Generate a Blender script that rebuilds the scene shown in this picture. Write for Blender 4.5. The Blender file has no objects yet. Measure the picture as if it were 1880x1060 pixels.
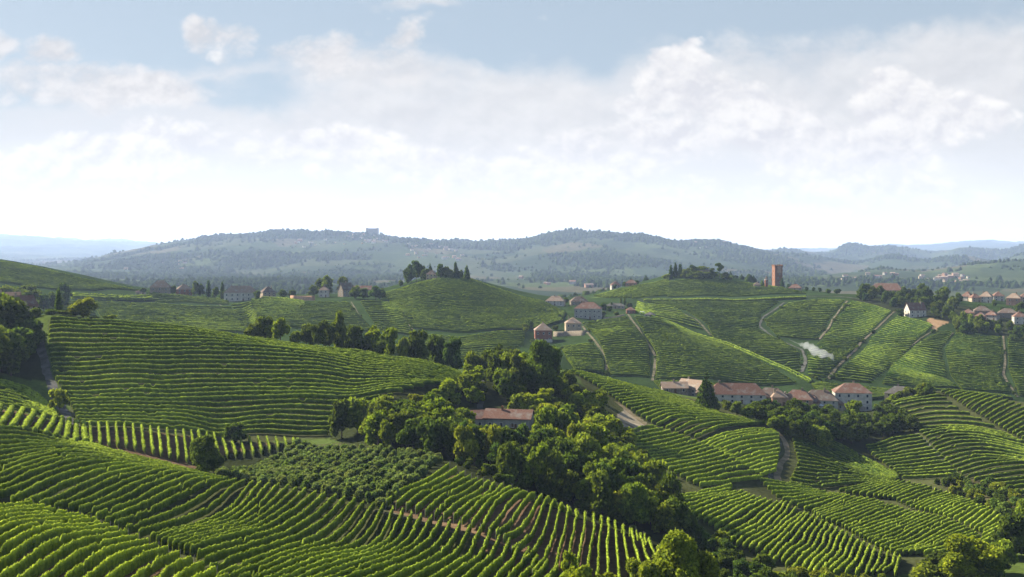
import bpy, math, random
import numpy as np
from mathutils import Vector

scene = bpy.context.scene
COL = scene.collection
R = math.radians

# ---------------------------------------------------------------- camera
cam_data = bpy.data.cameras.new("camera"); cam = bpy.data.objects.new("camera", cam_data); COL.objects.link(cam)
cam.location = (0, 0, 130.0); cam.rotation_euler = (R(90), 0, 0)
cam_data.sensor_width = 36.0; cam_data.lens = 2016.0/1880.0*36.0
cam_data.shift_y = -(530.0-455.0)/1880.0
cam_data.clip_start = 1.0; cam_data.clip_end = 60000.0
scene.camera = cam

# ---------------------------------------------------------------- light and exposure
SUN_EL, SUN_AZ = R(34), R(-58)            # azimuth clockwise from the view axis (+Y)
sun_vec = Vector((math.sin(SUN_AZ)*math.cos(SUN_EL), math.cos(SUN_AZ)*math.cos(SUN_EL), math.sin(SUN_EL)))
sl = bpy.data.lights.new("sun", 'SUN'); sl.energy = 5.0; sl.angle = R(0.5); sl.color = (1.0, 0.93, 0.80)
so = bpy.data.objects.new("sun", sl); COL.objects.link(so)
so.rotation_euler = sun_vec.to_track_quat('Z', 'Y').to_euler(); so.location = (0, 0, 400)
scene.view_settings.view_transform = 'Standard'; scene.view_settings.look = 'None'
scene.view_settings.gamma = 1.0; scene.view_settings.use_curve_mapping = False
scene.view_settings.exposure = 2.15
scene.cycles.max_bounces = 6; scene.cycles.transparent_max_bounces = 4
scene.cycles.diffuse_bounces = 3; scene.cycles.transmission_bounces = 3; scene.cycles.volume_bounces = 0

# ---------------------------------------------------------------- node arithmetic
class S:
    """a socket that can be added, multiplied ... (builds Math nodes)"""
    def __init__(s, t, o): s.t, s.o = t, o
    def _m(s, op, a, b=None, c=None):
        n = s.t.nodes.new('ShaderNodeMath'); n.operation = op
        for i, x in enumerate((a, b, c)):
            if x is None: continue
            if isinstance(x, S): s.t.links.new(x.o, n.inputs[i])
            else: n.inputs[i].default_value = x
        return S(s.t, n.outputs[0])
    def __add__(s, x): return s._m('ADD', s, x)
    __radd__ = __add__
    def __mul__(s, x): return s._m('MULTIPLY', s, x)
    __rmul__ = __mul__
    def __sub__(s, x): return s._m('SUBTRACT', s, x)
    def __rsub__(s, x): return s._m('SUBTRACT', x, s)
    def __truediv__(s, x): return s._m('DIVIDE', s, x)
    def max(s, x): return s._m('MAXIMUM', s, x)
    def min(s, x): return s._m('MINIMUM', s, x)
    def clamp(s): return s.max(0.0).min(1.0)
    def step(s, a, b):                       # smoothstep
        n = s.t.nodes.new('ShaderNodeMapRange'); n.interpolation_type = 'SMOOTHSTEP'
        s.t.links.new(s.o, n.inputs[0]); n.inputs[1].default_value = a; n.inputs[2].default_value = b
        return S(s.t, n.outputs[0])
def comb(t, x, y, z=0.0):
    n = t.nodes.new('ShaderNodeCombineXYZ')
    for i, v in enumerate((x, y, z)):
        if isinstance(v, S): t.links.new(v.o, n.inputs[i])
        else: n.inputs[i].default_value = v
    return n.outputs[0]
def noise(t, vec, scale, detail=4, rough=0.5, dist=0.0):
    n = t.nodes.new('ShaderNodeTexNoise'); n.inputs['Scale'].default_value = scale; n.inputs['Detail'].default_value = detail
    n.inputs['Roughness'].default_value = rough; n.inputs['Distortion'].default_value = dist
    if vec is not None: t.links.new(vec, n.inputs['Vector'])
    return S(t, n.outputs['Fac'])
def mixc(t, f, a, b, mode='MIX'):
    n = t.nodes.new('ShaderNodeMix'); n.data_type = 'RGBA'; n.blend_type = mode; n.clamp_result = False
    for i, v in ((0, f), (6, a), (7, b)):
        if isinstance(v, S): t.links.new(v.o, n.inputs[i])
        elif hasattr(v, 'is_linked') or isinstance(v, bpy.types.NodeSocket): t.links.new(v, n.inputs[i])
        elif i == 0: n.inputs[0].default_value = v
        else: n.inputs[i].default_value = (*v[:3], 1.0)
    return n.outputs[2]

# ---------------------------------------------------------------- sky: Nishita above, with cloud banks fixed in world directions
world = bpy.data.worlds.new("World"); scene.world = world; world.use_nodes = True; world.cycles.sampling_method = 'MANUAL'; world.cycles.sample_map_resolution = 256
wt = world.node_tree; wt.nodes.clear()
sky = wt.nodes.new('ShaderNodeTexSky'); sky.sky_type = 'NISHITA'; sky.sun_disc = False
sky.sun_elevation = SUN_EL; sky.sun_rotation = SUN_AZ; sky.air_density = 1.0; sky.dust_density = 1.5; sky.ozone_density = 1.0; sky.altitude = 300
def build_sky():
    t = wt
    tc = t.nodes.new('ShaderNodeTexCoord'); sp = t.nodes.new('ShaderNodeSeparateXYZ'); t.links.new(tc.outputs['Generated'], sp.inputs[0])
    X, Y, Z = (S(t, o) for o in sp.outputs)
    yy = Y.max(0.08)
    a = X/yy*2016.0/1000.0                    # tangent of bearing and of elevation, in thousands of photo pixels
    e = Z.max(0.0)/yy*2016.0/1000.0           # 0 at the horizon, 0.455 at the top of the photo
    def fb(ox, oy, sc, det, rough, seed, sy=1.35): return noise(t, comb(t, a+seed+ox, (e+oy)*sy, seed*0.37), sc, det, rough, 0.15)
    w1, w2 = fb(0, 0, 5.0, 4, 0.6, 31.0)-0.5, fb(0, 0, 5.0, 4, 0.6, 47.0)-0.5
    aw, ew = a+w1*0.22, e+w2*0.13
    def ab(x): return x.max(x*-1.0)
    def billow(ox, oy, sc, seed):
        """cauliflower: rounded heaps upon rounded heaps (folded noise, four octaves)"""
        o, g = None, 1.0
        for k in range(4):
            n = ab(fb(ox, oy, sc*2.1**k, 0, 0.5, seed+k*1.7)-0.5)*(2.0*g); o = n if o is None else o+n; g *= 0.56
        return o*0.75
    def puffs(L):
        """soft union of ellipses (column, row, half width, half height, weight) in photo units"""
        out = None
        for (u, v, ru, rv, wgt) in L:
            dx = (aw-(u-940)/1000.0)*(1000.0/ru); dy = (ew-(455-v)/1000.0)*(1000.0/rv)
            q = (1.0-(dx*dx+dy*dy)).max(-0.6)*wgt
            out = q if out is None else out.max(q)
        return out
    K = 3.02                                  # radiance of lit cloud in units of the sky texture
    n_big = fb(0, 0, 2.6, 6, 0.58, 3.1); n_str = fb(0, 0, 3.4, 6, 0.6, 9.7, 4.2)
    # blue above, a milk white veil that thickens downwards
    veil = (0.42-e)*5.2+(n_big-0.5)*3.0+(n_str-0.5)*1.2
    clear = puffs([(1010,85,190,80,1),(250,60,300,95,1),(560,25,240,50,.9),(1450,35,300,62,1),(440,180,150,45,.7),(60,165,100,40,.5)]).max(0.0)
    veil = (veil-clear*1.5).step(-0.25, 1.1)
    blue = mixc(t, 0.92, sky.outputs[0], (0.44*K, 0.53*K, 0.615*K))
    low = (e+(n_str-0.5)*0.12).step(0.24, 0.03)
    vc = mixc(t, low, (0.80*K, 0.815*K, 0.84*K), (1.04*K, 1.04*K, 1.04*K))
    c = mixc(t, veil*0.95, blue, vc)
    def bank(c, L, seed, sc, k, lo, hi, dark, light, alpha, soft, under=0.35):
        b0 = billow(0, 0, sc, seed); b1 = billow(-0.010, 0.016, sc, seed); f0 = fb(0, 0, 6.0, 6, 0.62, seed+1)
        E = puffs(L); dns = (E+(b0-0.35)*k+(f0-0.5)*1.5).step(lo, hi)
        rel = ((b0-b1)*1.6).max(-0.4).min(0.4)+(f0-0.5)*1.2+0.62+(0.30-E)*under
        col = mixc(t, rel.clamp(), tuple(x*K for x in dark), tuple(x*K for x in light))
        col = mixc(t, low*soft, col, (1.03*K, 1.03*K, 1.03*K))
        return mixc(t, dns*alpha, c, col)
    c = bank(c, [(720,170,230,95,1),(900,205,260,100,1),(640,250,420,80,.9),(1500,170,430,120,1),(1800,120,280,110,1),(1010,250,320,110,.9),(760,8,110,20,.7),(1000,150,120,60,.5)], 11.0, 6.0, 0.6, 0.0, 0.95, (0.76,0.765,0.785), (0.90,0.895,0.895), 0.85, 0.6)
    c = bank(c, [(92,92,62,44,1),(70,150,120,52,.9),(190,160,170,50,1),(300,165,110,40,1),(0,72,48,30,.8),(405,58,62,44,1),(425,90,40,30,.7),(560,100,110,52,.9),(700,120,110,60,.8),(735,70,50,36,.9)], 19.0, 11.0, 0.8, 0.05, 1.05, (0.72,0.715,0.73), (0.93,0.905,0.89), 0.9, 0.6, 0.4)
    c = bank(c, [(1262,118,72,44,1),(1275,170,95,60,1),(1330,205,120,70,1),(1165,200,80,26,.8),(1440,235,150,62,1),(1640,180,95,60,1),(1700,230,110,60,.9),(1560,270,230,80,.9),(1800,215,110,56,.9),(1230,262,170,60,.8),(240,285,200,56,.9),(520,262,240,46,.9),(80,300,140,60,.9),(800,305,330,55,.8),(1080,300,160,60,.7),(300,365,330,40,.7),(1000,360,300,36,.6),(1500,360,360,40,.7)], 23.0, 9.0, 0.9, 0.0, 0.60, (0.78,0.78,0.815), (1.06,1.035,1.005), 0.95, 0.6)
    front = Y.step(0.05, 0.35)                # behind and overhead: plain Nishita sky
    ov = Z.step(0.75, 0.35)
    c = mixc(t, front*ov, sky.outputs[0], c)
    bg = t.nodes.new('ShaderNodeBackground'); bg.inputs[1].default_value = 0.07
    t.links.new(c, bg.inputs[0]); o = t.nodes.new('ShaderNodeOutputWorld'); t.links.new(bg.outputs[0], o.inputs[0])
build_sky()
# ---------------------------------------------------------------- terrain: surveyed points -> smooth height field
F_PX, CX, HORIZON = 2016.0, 940.0, 455.0     # focal length in photo pixels, optical axis, eye-level row
# every survey point: bearing (as photo column), distance in metres, elevation angle (as photo row)
SURVEY = """
-500 70 1900;300 70 1900;1000 70 1900;1700 70 1900;2400 70 1900
-500 115 1330;0 115 1290;400 118 1290;800 120 1290;1200 125 1290;1600 140 1290;2000 150 1290;2400 150 1290
-500 150 1070;-200 150 1062;0 152 1060;200 158 1060;400 166 1060;600 172 1060;800 176 1062;1000 180 1065;1200 188 1072
0 186 945;130 192 960;280 178 1020;-200 186 930;-500 186 930
0 225 870;200 222 900;400 210 960;600 200 1000;800 195 1010
0 292 788;200 280 826;330 262 866;550 245 903;700 230 932;870 207 982;1050 184 1058
-200 300 780;-500 300 775
820 285 862;910 268 892;1000 248 925;1100 228 962;1190 212 1002;1000 215 990;850 245 925
0 328 758;150 332 790;350 342 802;540 350 812;340 300 848;150 292 820
810 306 848;600 305 850;700 262 890
140 342 778;400 356 800;600 356 800
0 366 702;-200 366 695;-500 370 690;80 390 690;40 420 640;-200 430 610;-500 440 600
~85 440 586;200 443 593;300 444 601;480 438 626;650 432 646;780 426 667;850 420 690
300 392 702;150 392 690;500 392 712;650 390 722;780 385 730;600 372 765
-500 470 575;-200 470 570;0 470 568;60 470 578
~-200 560 590;100 530 612;300 515 632;500 508 662;700 495 686;850 475 712
0 640 585;150 640 610;300 640 632;500 640 640;700 640 650;850 600 680
-500 900 520;-200 900 530;0 850 560;100 850 562;200 820 582;320 800 595;450 800 600
600 800 612;740 780 625;850 760 640;560 900 575;650 960 557
~-500 1080 452;-200 1080 465;0 1080 479;100 1080 498;200 1080 520;270 1080 535;350 1060 543;440 1060 546;500 1060 545;600 1060 545;680 1060 541
0 980 510;100 960 538;200 960 548;300 980 556;420 990 562
~660 1080 541;705 1080 534;740 1085 525;770 1085 515;800 1085 507;830 1085 506;860 1085 512;900 1085 526;950 1080 543;1000 1070 554;1040 1050 566
720 950 560;800 950 555;880 950 565;960 940 585;1020 920 600
760 840 600;860 850 605;960 840 620
~970 500 686;1040 505 681;1130 540 700;1220 565 718;1300 580 735;1400 595 746;1500 600 752;1600 600 753;1650 600 738;1720 600 718;1800 600 727;1880 600 738;2100 600 745;2400 600 750
~1000 590 692;1130 620 712;1300 640 748;1500 660 766;1600 660 766;1720 660 742;1880 665 756;2200 670 765
1050 470 705;1150 430 790;1250 345 900;1300 292 985;1300 440 800;1450 480 800;1440 400 890;1600 520 815;1700 440 880;1600 420 895;1850 350 950;1700 290 1040;1880 280 1062;1500 272 1045;1300 258 1062;2100 350 950;2400 350 950;2100 480 830;1880 480 830;1880 400 892;1700 520 800
1000 268 935;1100 250 978;1200 234 1020;1300 236 1062;1450 232 1110;1700 240 1120
910 375 787;975 440 700;1050 400 768;1000 335 842;900 340 832;1100 320 900;1200 280 980;870 400 745
1000 850 632;1053 880 615;1090 960 590;1150 980 584;1120 1050 570;1050 1050 560
960 700 655;1050 760 650;1110 720 684;1200 720 698;1300 720 700;1150 850 610;1300 900 625;1450 900 632
1180 1150 551;1250 1150 551;1300 1150 550;1400 1150 549;1480 1140 549
1300 1020 585;1400 1020 588;1200 980 585
~1080 1220 549;1150 1280 529;1200 1310 519;1240 1325 506;1280 1330 498;1320 1330 505;1350 1330 516;1380 1330 523;1430 1330 529;1500 1320 534;1560 1300 545
1250 1230 535;1350 1230 538
1560 1130 546;1620 1080 560;1700 1000 584;1760 980 600;1820 960 610;1900 960 612;2100 960 600;2400 960 590
1500 1000 600;1600 900 640;1700 850 660;1800 820 675;1880 800 690;2100 800 690;2400 800 690
1500 760 690;1600 760 700;1700 750 712;1800 740 726;1880 740 735
1640 1180 542;1720 1150 550;1800 1120 556;1880 1120 560;2100 1120 555;2400 1120 545;1680 1060 570
~-500 1500 535;-200 1500 535;0 1500 535;200 1500 552;400 1500 560;600 1500 560;800 1500 545;1000 1550 560;1150 1700 545;1300 1750 545;1450 1750 555;1600 1650 560;1800 1600 572;2100 1600 570;2400 1600 565
-500 2300 520;0 2300 520;400 2300 522;800 2300 528;1200 2400 528;1600 2400 530;1900 2400 532;2400 2400 530
1500 2750 514;1700 2750 514;1900 2750 512;2400 2750 508
~1560 3300 500;1620 3300 492;1680 3300 498;1740 3300 495;1800 3300 486;1860 3300 480;1960 3300 476;2300 3300 474
~1560 3900 508;1700 3900 506;1800 3900 502;1900 3900 496;2300 3900 490
~1450 5000 480;1600 5000 488;1750 5000 488;1900 5000 482;2300 5000 476
-500 3200 500;0 3200 500;300 3200 500;600 3200 500;900 3200 506;1200 3300 500
~-500 4500 480;-100 4500 486;40 4500 494;92 4500 490;158 4500 480;219 4500 466;264 4500 459;298 4500 451;356 4500 439;396 4500 433;440 4500 435;480 4500 433;517 4500 427;580 4500 432;604 4500 430;673 4500 433;726 4500 438;763 4500 441;871 4500 445;940 4500 442;966 4500 441;1017 4500 430;1056 4500 428;1135 4500 433;1196 4500 436;1252 4500 450;1278 4500 442;1302 4500 445;1336 4500 450;1378 4500 463;1420 4500 470;1480 4500 472;1520 4500 480;1570 4500 486;1640 4500 473;1700 4500 485;1760 4500 471;1830 4500 484;1900 4500 466;2100 4500 464;2400 4500 460
300 3800 470;500 3800 462;700 3800 466;900 3800 472;1060 3800 462;1200 3800 468;1350 3800 480
~1380 5600 468;1426 5600 463;1479 5600 461;1519 5600 474;1548 5600 453;1580 5600 453;1611 5600 465;1630 5600 452;1664 5600 460;1717 5600 472;1765 5600 457;1836 5600 468;1880 5600 455;2100 5600 452;2400 5600 450
-500 6000 474;0 6000 474;300 6000 478;700 6000 480;1100 6000 480;1330 6000 474
1500 6600 474;1700 6600 474;1900 6600 470;2200 6600 470
~-500 12500 442;-200 12500 444;0 12500 445;87 12500 446;153 12500 449;206 12500 444;224 12500 440;248 12500 447;277 12500 450;330 12500 455;700 12500 462;1100 12500 462;1380 12500 462;1450 12500 460;1519 12500 459;1590 12500 456;1638 12500 450;1690 12500 454;1757 12500 447;1810 12500 444;1880 12500 448;2100 12500 447;2400 12500 448
-500 15500 466;0 15500 466;700 15500 468;1400 15500 468;2000 15500 466;2400 15500 466
"""
def _survey():
    out = []
    for l in SURVEY.strip().split('\n'):
        q = np.array([[float(c) for c in p.split()] for p in l.lstrip('~').split(';')])
        if l[0] == '~':                        # a crest or a valley line: a point every 45 columns
            us = np.unique(np.r_[np.linspace(q[0,0], q[-1,0], max(2, int((q[-1,0]-q[0,0])/45))), q[:,0]]); us = us[np.r_[True, np.diff(us) > 8]]; n = len(us)
            q = np.stack([us, np.interp(us, q[:,0], q[:,1]), np.interp(us, q[:,0], q[:,2])], 1)
        out.append(q)
    out = np.concatenate(out); d = out[:,1]; out[:,1] = np.where(d > 1700, np.minimum(1700*(d/1700)**1.4, 12000+0.64*d), d); return out
PT = _survey()
KY = 7.0
def _xy(u, d): return np.stack([np.asarray(u, float)/100.0, KY*np.log(np.asarray(d, float)/100.0)], -1)
def _tps(r2): return 0.5*r2*np.log(np.maximum(r2, 1e-12))
_P = _xy(PT[:,0], PT[:,1]); _n = len(_P)
_K = _tps(((_P[:,None]-_P[None])**2).sum(-1)) + np.eye(_n)*0.02
_Q = np.hstack([np.ones((_n,1)), _P])
_W = np.linalg.solve(np.block([[_K,_Q],[_Q.T,np.zeros((3,3))]]), np.concatenate([PT[:,2], np.zeros(3)]))
def tps_row(u, d):
    p = _xy(u, d); sh = p.shape[:-1]; p = p.reshape(-1,2); out = np.empty(len(p))
    for i in range(0, len(p), 20000):
        q = p[i:i+20000]
        r2 = ((q[:,None,0]-_P[None,:,0])**2 + (q[:,None,1]-_P[None,:,1])**2)
        out[i:i+20000] = _tps(r2) @ _W[:_n] + _W[_n] + q @ _W[_n+1:]
    return out.reshape(sh)

# value noise, seeded, numpy only
_rng = np.random.default_rng(7); _PERM = _rng.random((512,512))
def vnoise(x, y):
    xi, yi = np.floor(x).astype(int), np.floor(y).astype(int); fx, fy = x-xi, y-yi
    fx = fx*fx*(3-2*fx); fy = fy*fy*(3-2*fy)
    g = lambda a, b: _PERM[a & 511, b & 511]
    return (g(xi,yi)*(1-fx)+g(xi+1,yi)*fx)*(1-fy) + (g(xi,yi+1)*(1-fx)+g(xi+1,yi+1)*fx)*fy
def fbm(x, y, n=4):
    s, a, t = 0.0, 1.0, 0.0
    for k in range(n):
        s = s + a*(vnoise(x*2**k+17.3*k, y*2**k-9.1*k)-0.5); t += a; a *= 0.5
    return s/t*2

# the grid: columns are bearings, rows are distances (geometric), so the mesh is fine near and coarse far
GU = np.linspace(-420, 2300, 909); 
GD = np.concatenate([np.geomspace(75, 600, 330, endpoint=False), np.geomspace(600, 1500, 210, endpoint=False), np.geomspace(1500, 21900, 330)])
_coarse_u = GU[::4]; _cd = GD[::3] if (len(GD)-1) % 3 == 0 else np.append(GD[::3], GD[-1])
_c = tps_row(*np.meshgrid(_coarse_u, _cd))            # (d, u) coarse, then linear/cubic-free refinement
def _refine(a, x0, x1, axis):
    a = np.moveaxis(a, axis, 0); n = len(x0)
    m = np.gradient(a, x0, axis=0)
    i = np.clip(np.searchsorted(x0, x1, side='right')-1, 0, n-2); h = (x0[i+1]-x0[i]); t = (x1-x0[i])/h
    sh = (-1,)+(1,)*(a.ndim-1); t = t.reshape(sh); h = h.reshape(sh)
    r = (2*t**3-3*t**2+1)*a[i] + (t**3-2*t**2+t)*h*m[i] + (-2*t**3+3*t**2)*a[i+1] + (t**3-t**2)*h*m[i+1]
    return np.moveaxis(r, 0, axis)
GV = _refine(_refine(_c, np.log(_cd), np.log(GD), 0), _coarse_u, GU, 1)
GX = (GU[None,:]-CX)/F_PX*GD[:,None]; GY = np.repeat(GD[:,None], len(GU), 1)
GZ = (HORIZON-GV)/F_PX*GY
# relief: small rolls near, eroded spurs and gullies far away
_near = np.clip((GY-90)/60, 0, 1)*np.clip((1500-GY)/500, 0, 1)
GZ += _near*(0.9*fbm(GX/34, GY/34, 3) + np.clip((GY-600)/400,0,1)*2.0*fbm(GX/90+3, GY/90, 3))
_far = np.clip((GY-1700)/2200, 0, 1)
_rg = 1-2*np.abs(fbm(GX/900+5, GY/1400+2, 5)); 
GZ += _far*(26*(_rg-0.55)+ 9*fbm(GX/120, GY/180, 3))*np.clip(GY/6000,0.4,2.4)
CAM_Z = 130.0
GZ += CAM_Z
_LG = np.log(GD)
def _cell(u, d):
    fi = np.interp(np.log(d), _LG, np.arange(len(GD))); fj = (u-GU[0])/(GU[1]-GU[0])
    i = np.clip(fi.astype(int), 0, len(GD)-2); j = np.clip(np.floor(fj).astype(int), 0, len(GU)-2)
    return i, j, fi-i, np.clip(fj-j, 0, 1)
def ground(x, y):
    """height of the ground at plan points"""
    x = np.asarray(x, float); y = np.maximum(np.asarray(y, float), GD[0]); u = CX+F_PX*x/y
    i, j, a, b = _cell(u, y)
    return (GZ[i,j]*(1-b)+GZ[i,j+1]*b)*(1-a) + (GZ[i+1,j]*(1-b)+GZ[i+1,j+1]*b)*a
_ROW = HORIZON-(GZ-CAM_Z)/GY*F_PX
def spot(u, v, dmin=0, dmax=1e9):
    """plan point where the sight line of photo pixel (u, v) meets the ground between dmin and dmax"""
    j = np.clip((u-GU[0])/(GU[1]-GU[0]), 0, len(GU)-1.001); j0 = int(j); b = j-j0
    row = _ROW[:,j0]*(1-b)+_ROW[:,j0+1]*b
    ok = (GD >= dmin) & (GD <= dmax)
    idx = np.nonzero(ok)[0]; r = row[idx]
    hit = np.nonzero(r <= v)[0]
    if len(hit) == 0: k = idx[np.argmin(r)]; d = GD[k]
    elif hit[0] == 0: d = GD[idx[0]]
    else:
        k = idx[hit[0]]; r0, r1 = row[k-1], row[k]; t = (r0-v)/(r0-r1) if r0 != r1 else 0
        d = GD[k-1]*(GD[k]/GD[k-1])**min(max(t,0),1)
    return np.array([(u-CX)/F_PX*d, d])
# ---------------------------------------------------------------- mesh helpers
def mesh_np(name, V, F, mats, mi=None, attrs=None, smooth=False):
    """V (n,3); F: list of (m,k) index arrays"""
    me = bpy.data.meshes.new(name); V = np.asarray(V, np.float32)
    F = [np.asarray(f, np.int32) for f in F if len(f)]
    me.vertices.add(len(V)); me.vertices.foreach_set('co', V.ravel())
    lv = np.concatenate([f.ravel() for f in F]); cnt = np.concatenate([np.full(len(f), f.shape[1], np.int32) for f in F])
    me.loops.add(len(lv)); me.loops.foreach_set('vertex_index', lv)
    me.polygons.add(len(cnt)); me.polygons.foreach_set('loop_start', np.concatenate([[0], np.cumsum(cnt)[:-1]]).astype(np.int32))
    for m in mats: me.materials.append(m)
    if mi is not None: me.polygons.foreach_set('material_index', np.asarray(mi, np.int32))
    if smooth: me.polygons.foreach_set('use_smooth', np.ones(len(cnt), bool))
    me.update(calc_edges=True)
    for k, a in (attrs or {}).items():
        a = np.asarray(a, np.float32)
        if a.ndim == 1: at = me.attributes.new(k, 'FLOAT', 'POINT'); at.data.foreach_set('value', a)
        else:
            at = me.attributes.new(k, 'FLOAT_COLOR', 'POINT')
            at.data.foreach_set('color', np.hstack([a, np.ones((len(a),1), np.float32)]).ravel())
    return me
def link(name, data, parent=None, loc=None, rz=None, scale=None):
    o = bpy.data.objects.new(name, data); COL.objects.link(o)
    if parent is not None: o.parent = parent
    if loc is not None: o.location = loc
    if rz is not None: o.rotation_euler = (0, 0, rz)
    if scale is not None: o.scale = scale
    return o
def tag(o, label=None, cat=None, group=None, kind=None):
    if label: o['label'] = label
    if cat: o['category'] = cat
    if group: o['group'] = group
    if kind: o['kind'] = kind
    return o
class MB:
    """collects boxes and polygons, then becomes one mesh"""
    def __init__(s): s.v, s.f, s.m = [], [], []
    def poly(s, pts, m=0):
        n = len(s.v); s.v += [tuple(p) for p in pts]; s.f.append(tuple(range(n, n+len(pts)))); s.m.append(m)
    def box(s, x0, x1, y0, y1, z0, z1, m=0):
        n = len(s.v); s.v += [(x,y,z) for z in (z0,z1) for y in (y0,y1) for x in (x0,x1)]
        s.f += [tuple(n+i for i in q) for q in ((0,2,3,1),(4,5,7,6),(0,1,5,4),(1,3,7,5),(3,2,6,7),(2,0,4,6))]; s.m += [m]*6
    def cyl(s, x, y, z0, z1, r0, r1, n=8, m=0):
        b = len(s.v)
        for z, r in ((z0,r0),(z1,r1)): s.v += [(x+r*math.cos(2*math.pi*i/n), y+r*math.sin(2*math.pi*i/n), z) for i in range(n)]
        for i in range(n): s.f.append((b+i, b+(i+1)%n, b+n+(i+1)%n, b+n+i)); s.m.append(m)
        s.f.append(tuple(b+n+i for i in range(n))); s.m.append(m)
    def mesh(s, name, mats):
        me = bpy.data.meshes.new(name); me.from_pydata(s.v, [], s.f)
        for m in mats: me.materials.append(m)
        me.polygons.foreach_set('material_index', s.m); me.update(); return me
    def build(s, name, mats, parent=None, **k):
        return link(name, s.mesh(name, mats if isinstance(mats, list) else [mats]), parent, **k)

# ---------------------------------------------------------------- materials
def new_mat(name):
    m = bpy.data.materials.new(name); m.use_nodes = True; m.node_tree.nodes.clear(); return m, m.node_tree
def attr(t, name):
    n = t.nodes.new('ShaderNodeAttribute'); n.attribute_name = name; return n
def finish(t, shader):
    o = t.nodes.new('ShaderNodeOutputMaterial'); t.links.new(shader, o.inputs[0])
def principled(t, col, rough=0.9, spec=0.0):
    b = t.nodes.new('ShaderNodeBsdfPrincipled'); b.inputs['Roughness'].default_value = rough; b.inputs['Specular IOR Level'].default_value = spec
    if isinstance(col, bpy.types.NodeSocket): t.links.new(col, b.inputs['Base Color'])
    else: b.inputs['Base Color'].default_value = (*col, 1)
    return b
def leafy(name, dark, light, trans, tint_attr=True, per_object=True, tmix=0.38):
    """foliage: diffuse + light coming through the leaf; colour runs dark..light by the mesh's own 'tint' and by the object"""
    m, t = new_mat(name)
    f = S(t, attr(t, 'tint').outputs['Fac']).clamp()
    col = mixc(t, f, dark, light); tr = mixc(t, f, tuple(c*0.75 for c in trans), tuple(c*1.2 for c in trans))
    if per_object:
        oi = t.nodes.new('ShaderNodeObjectInfo')
        col = mixc(t, 1.0, col, oi.outputs['Color'], 'MULTIPLY'); tr = mixc(t, 1.0, tr, oi.outputs['Color'], 'MULTIPLY')
    d = t.nodes.new('ShaderNodeBsdfDiffuse'); t.links.new(col, d.inputs[0])
    x = t.nodes.new('ShaderNodeBsdfTranslucent'); t.links.new(tr, x.inputs[0])
    mx = t.nodes.new('ShaderNodeMixShader'); mx.inputs[0].default_value = tmix
    t.links.new(d.outputs[0], mx.inputs[1]); t.links.new(x.outputs[0], mx.inputs[2]); finish(t, mx.outputs[0]); return m
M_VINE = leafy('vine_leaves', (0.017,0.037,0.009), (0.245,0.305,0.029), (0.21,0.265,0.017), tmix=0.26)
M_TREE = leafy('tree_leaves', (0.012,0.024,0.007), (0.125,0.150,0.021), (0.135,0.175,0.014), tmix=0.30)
def plain(name, col, var=0.25, scale=0.6, rough=0.9, bump=0.0, col2=None):
    m, t = new_mat(name)
    tc = t.nodes.new('ShaderNodeTexCoord'); n = noise(t, tc.outputs['Object'], scale, 6, 0.6)
    c2 = col2 or tuple(c*(1-var) for c in col)
    b = principled(t, mixc(t, n.step(0.32, 0.68), c2, tuple(min(1, c*(1+var*0.6)) for c in col)), rough)
    if bump:
        bn = t.nodes.new('ShaderNodeBump'); bn.inputs['Strength'].default_value = bump; bn.inputs['Distance'].default_value = 0.05
        t.links.new(n.o, bn.inputs['Height']); t.links.new(bn.outputs[0], b.inputs['Normal'])
    finish(t, b.outputs[0]); return m
def tiles(name, c1, c2, c3):
    """clay roof tiles: courses of pantiles with patches of older, paler clay"""
    m, t = new_mat(name)
    tc = t.nodes.new('ShaderNodeTexCoord')
    mp = t.nodes.new('ShaderNodeMapping'); t.links.new(tc.outputs['Object'], mp.inputs[0])
    w = t.nodes.new('ShaderNodeTexWave'); w.bands_direction = 'X'; w.inputs['Scale'].default_value = 1.25; w.inputs['Distortion'].default_value = 0.6
    t.links.new(mp.outputs[0], w.inputs[0])
    n1 = noise(t, tc.outputs['Object'], 2.2, 5, 0.7); n2 = noise(t, tc.outputs['Object'], 0.35, 3, 0.5)
    c = mixc(t, n1.step(0.35, 0.7), c1, c2); c = mixc(t, n2.step(0.5, 0.72)*0.8, c, c3)
    b = principled(t, c, 0.85)
    bn = t.nodes.new('ShaderNodeBump'); bn.inputs['Strength'].default_value = 0.7; bn.inputs['Distance'].default_value = 0.06
    t.links.new(w.outputs['Fac'], bn.inputs['Height']); t.links.new(bn.outputs[0], b.inputs['Normal']); finish(t, b.outputs[0]); return m
def brick(name, c1, c2, mortar):
    m, t = new_mat(name)
    tc = t.nodes.new('ShaderNodeTexCoord'); b0 = t.nodes.new('ShaderNodeTexBrick')
    sp = t.nodes.new('ShaderNodeSeparateXYZ'); t.links.new(tc.outputs['Object'], sp.inputs[0])
    t.links.new(comb(t, S(t, sp.outputs[0])+S(t, sp.outputs[1]), S(t, sp.outputs[2])), b0.inputs['Vector'])
    b0.inputs['Scale'].default_value = 1.6
    for k, c in (('Color1', c1), ('Color2', c2), ('Mortar', mortar)): b0.inputs[k].default_value = (*c, 1)
    n = noise(t, tc.outputs['Object'], 0.5, 5, 0.65)
    finish(t, principled(t, mixc(t, n.step(0.4, 0.7)*0.6, b0.outputs[0], tuple(0.6*c for c in c1)), 0.92).outputs[0]); return m
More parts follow.
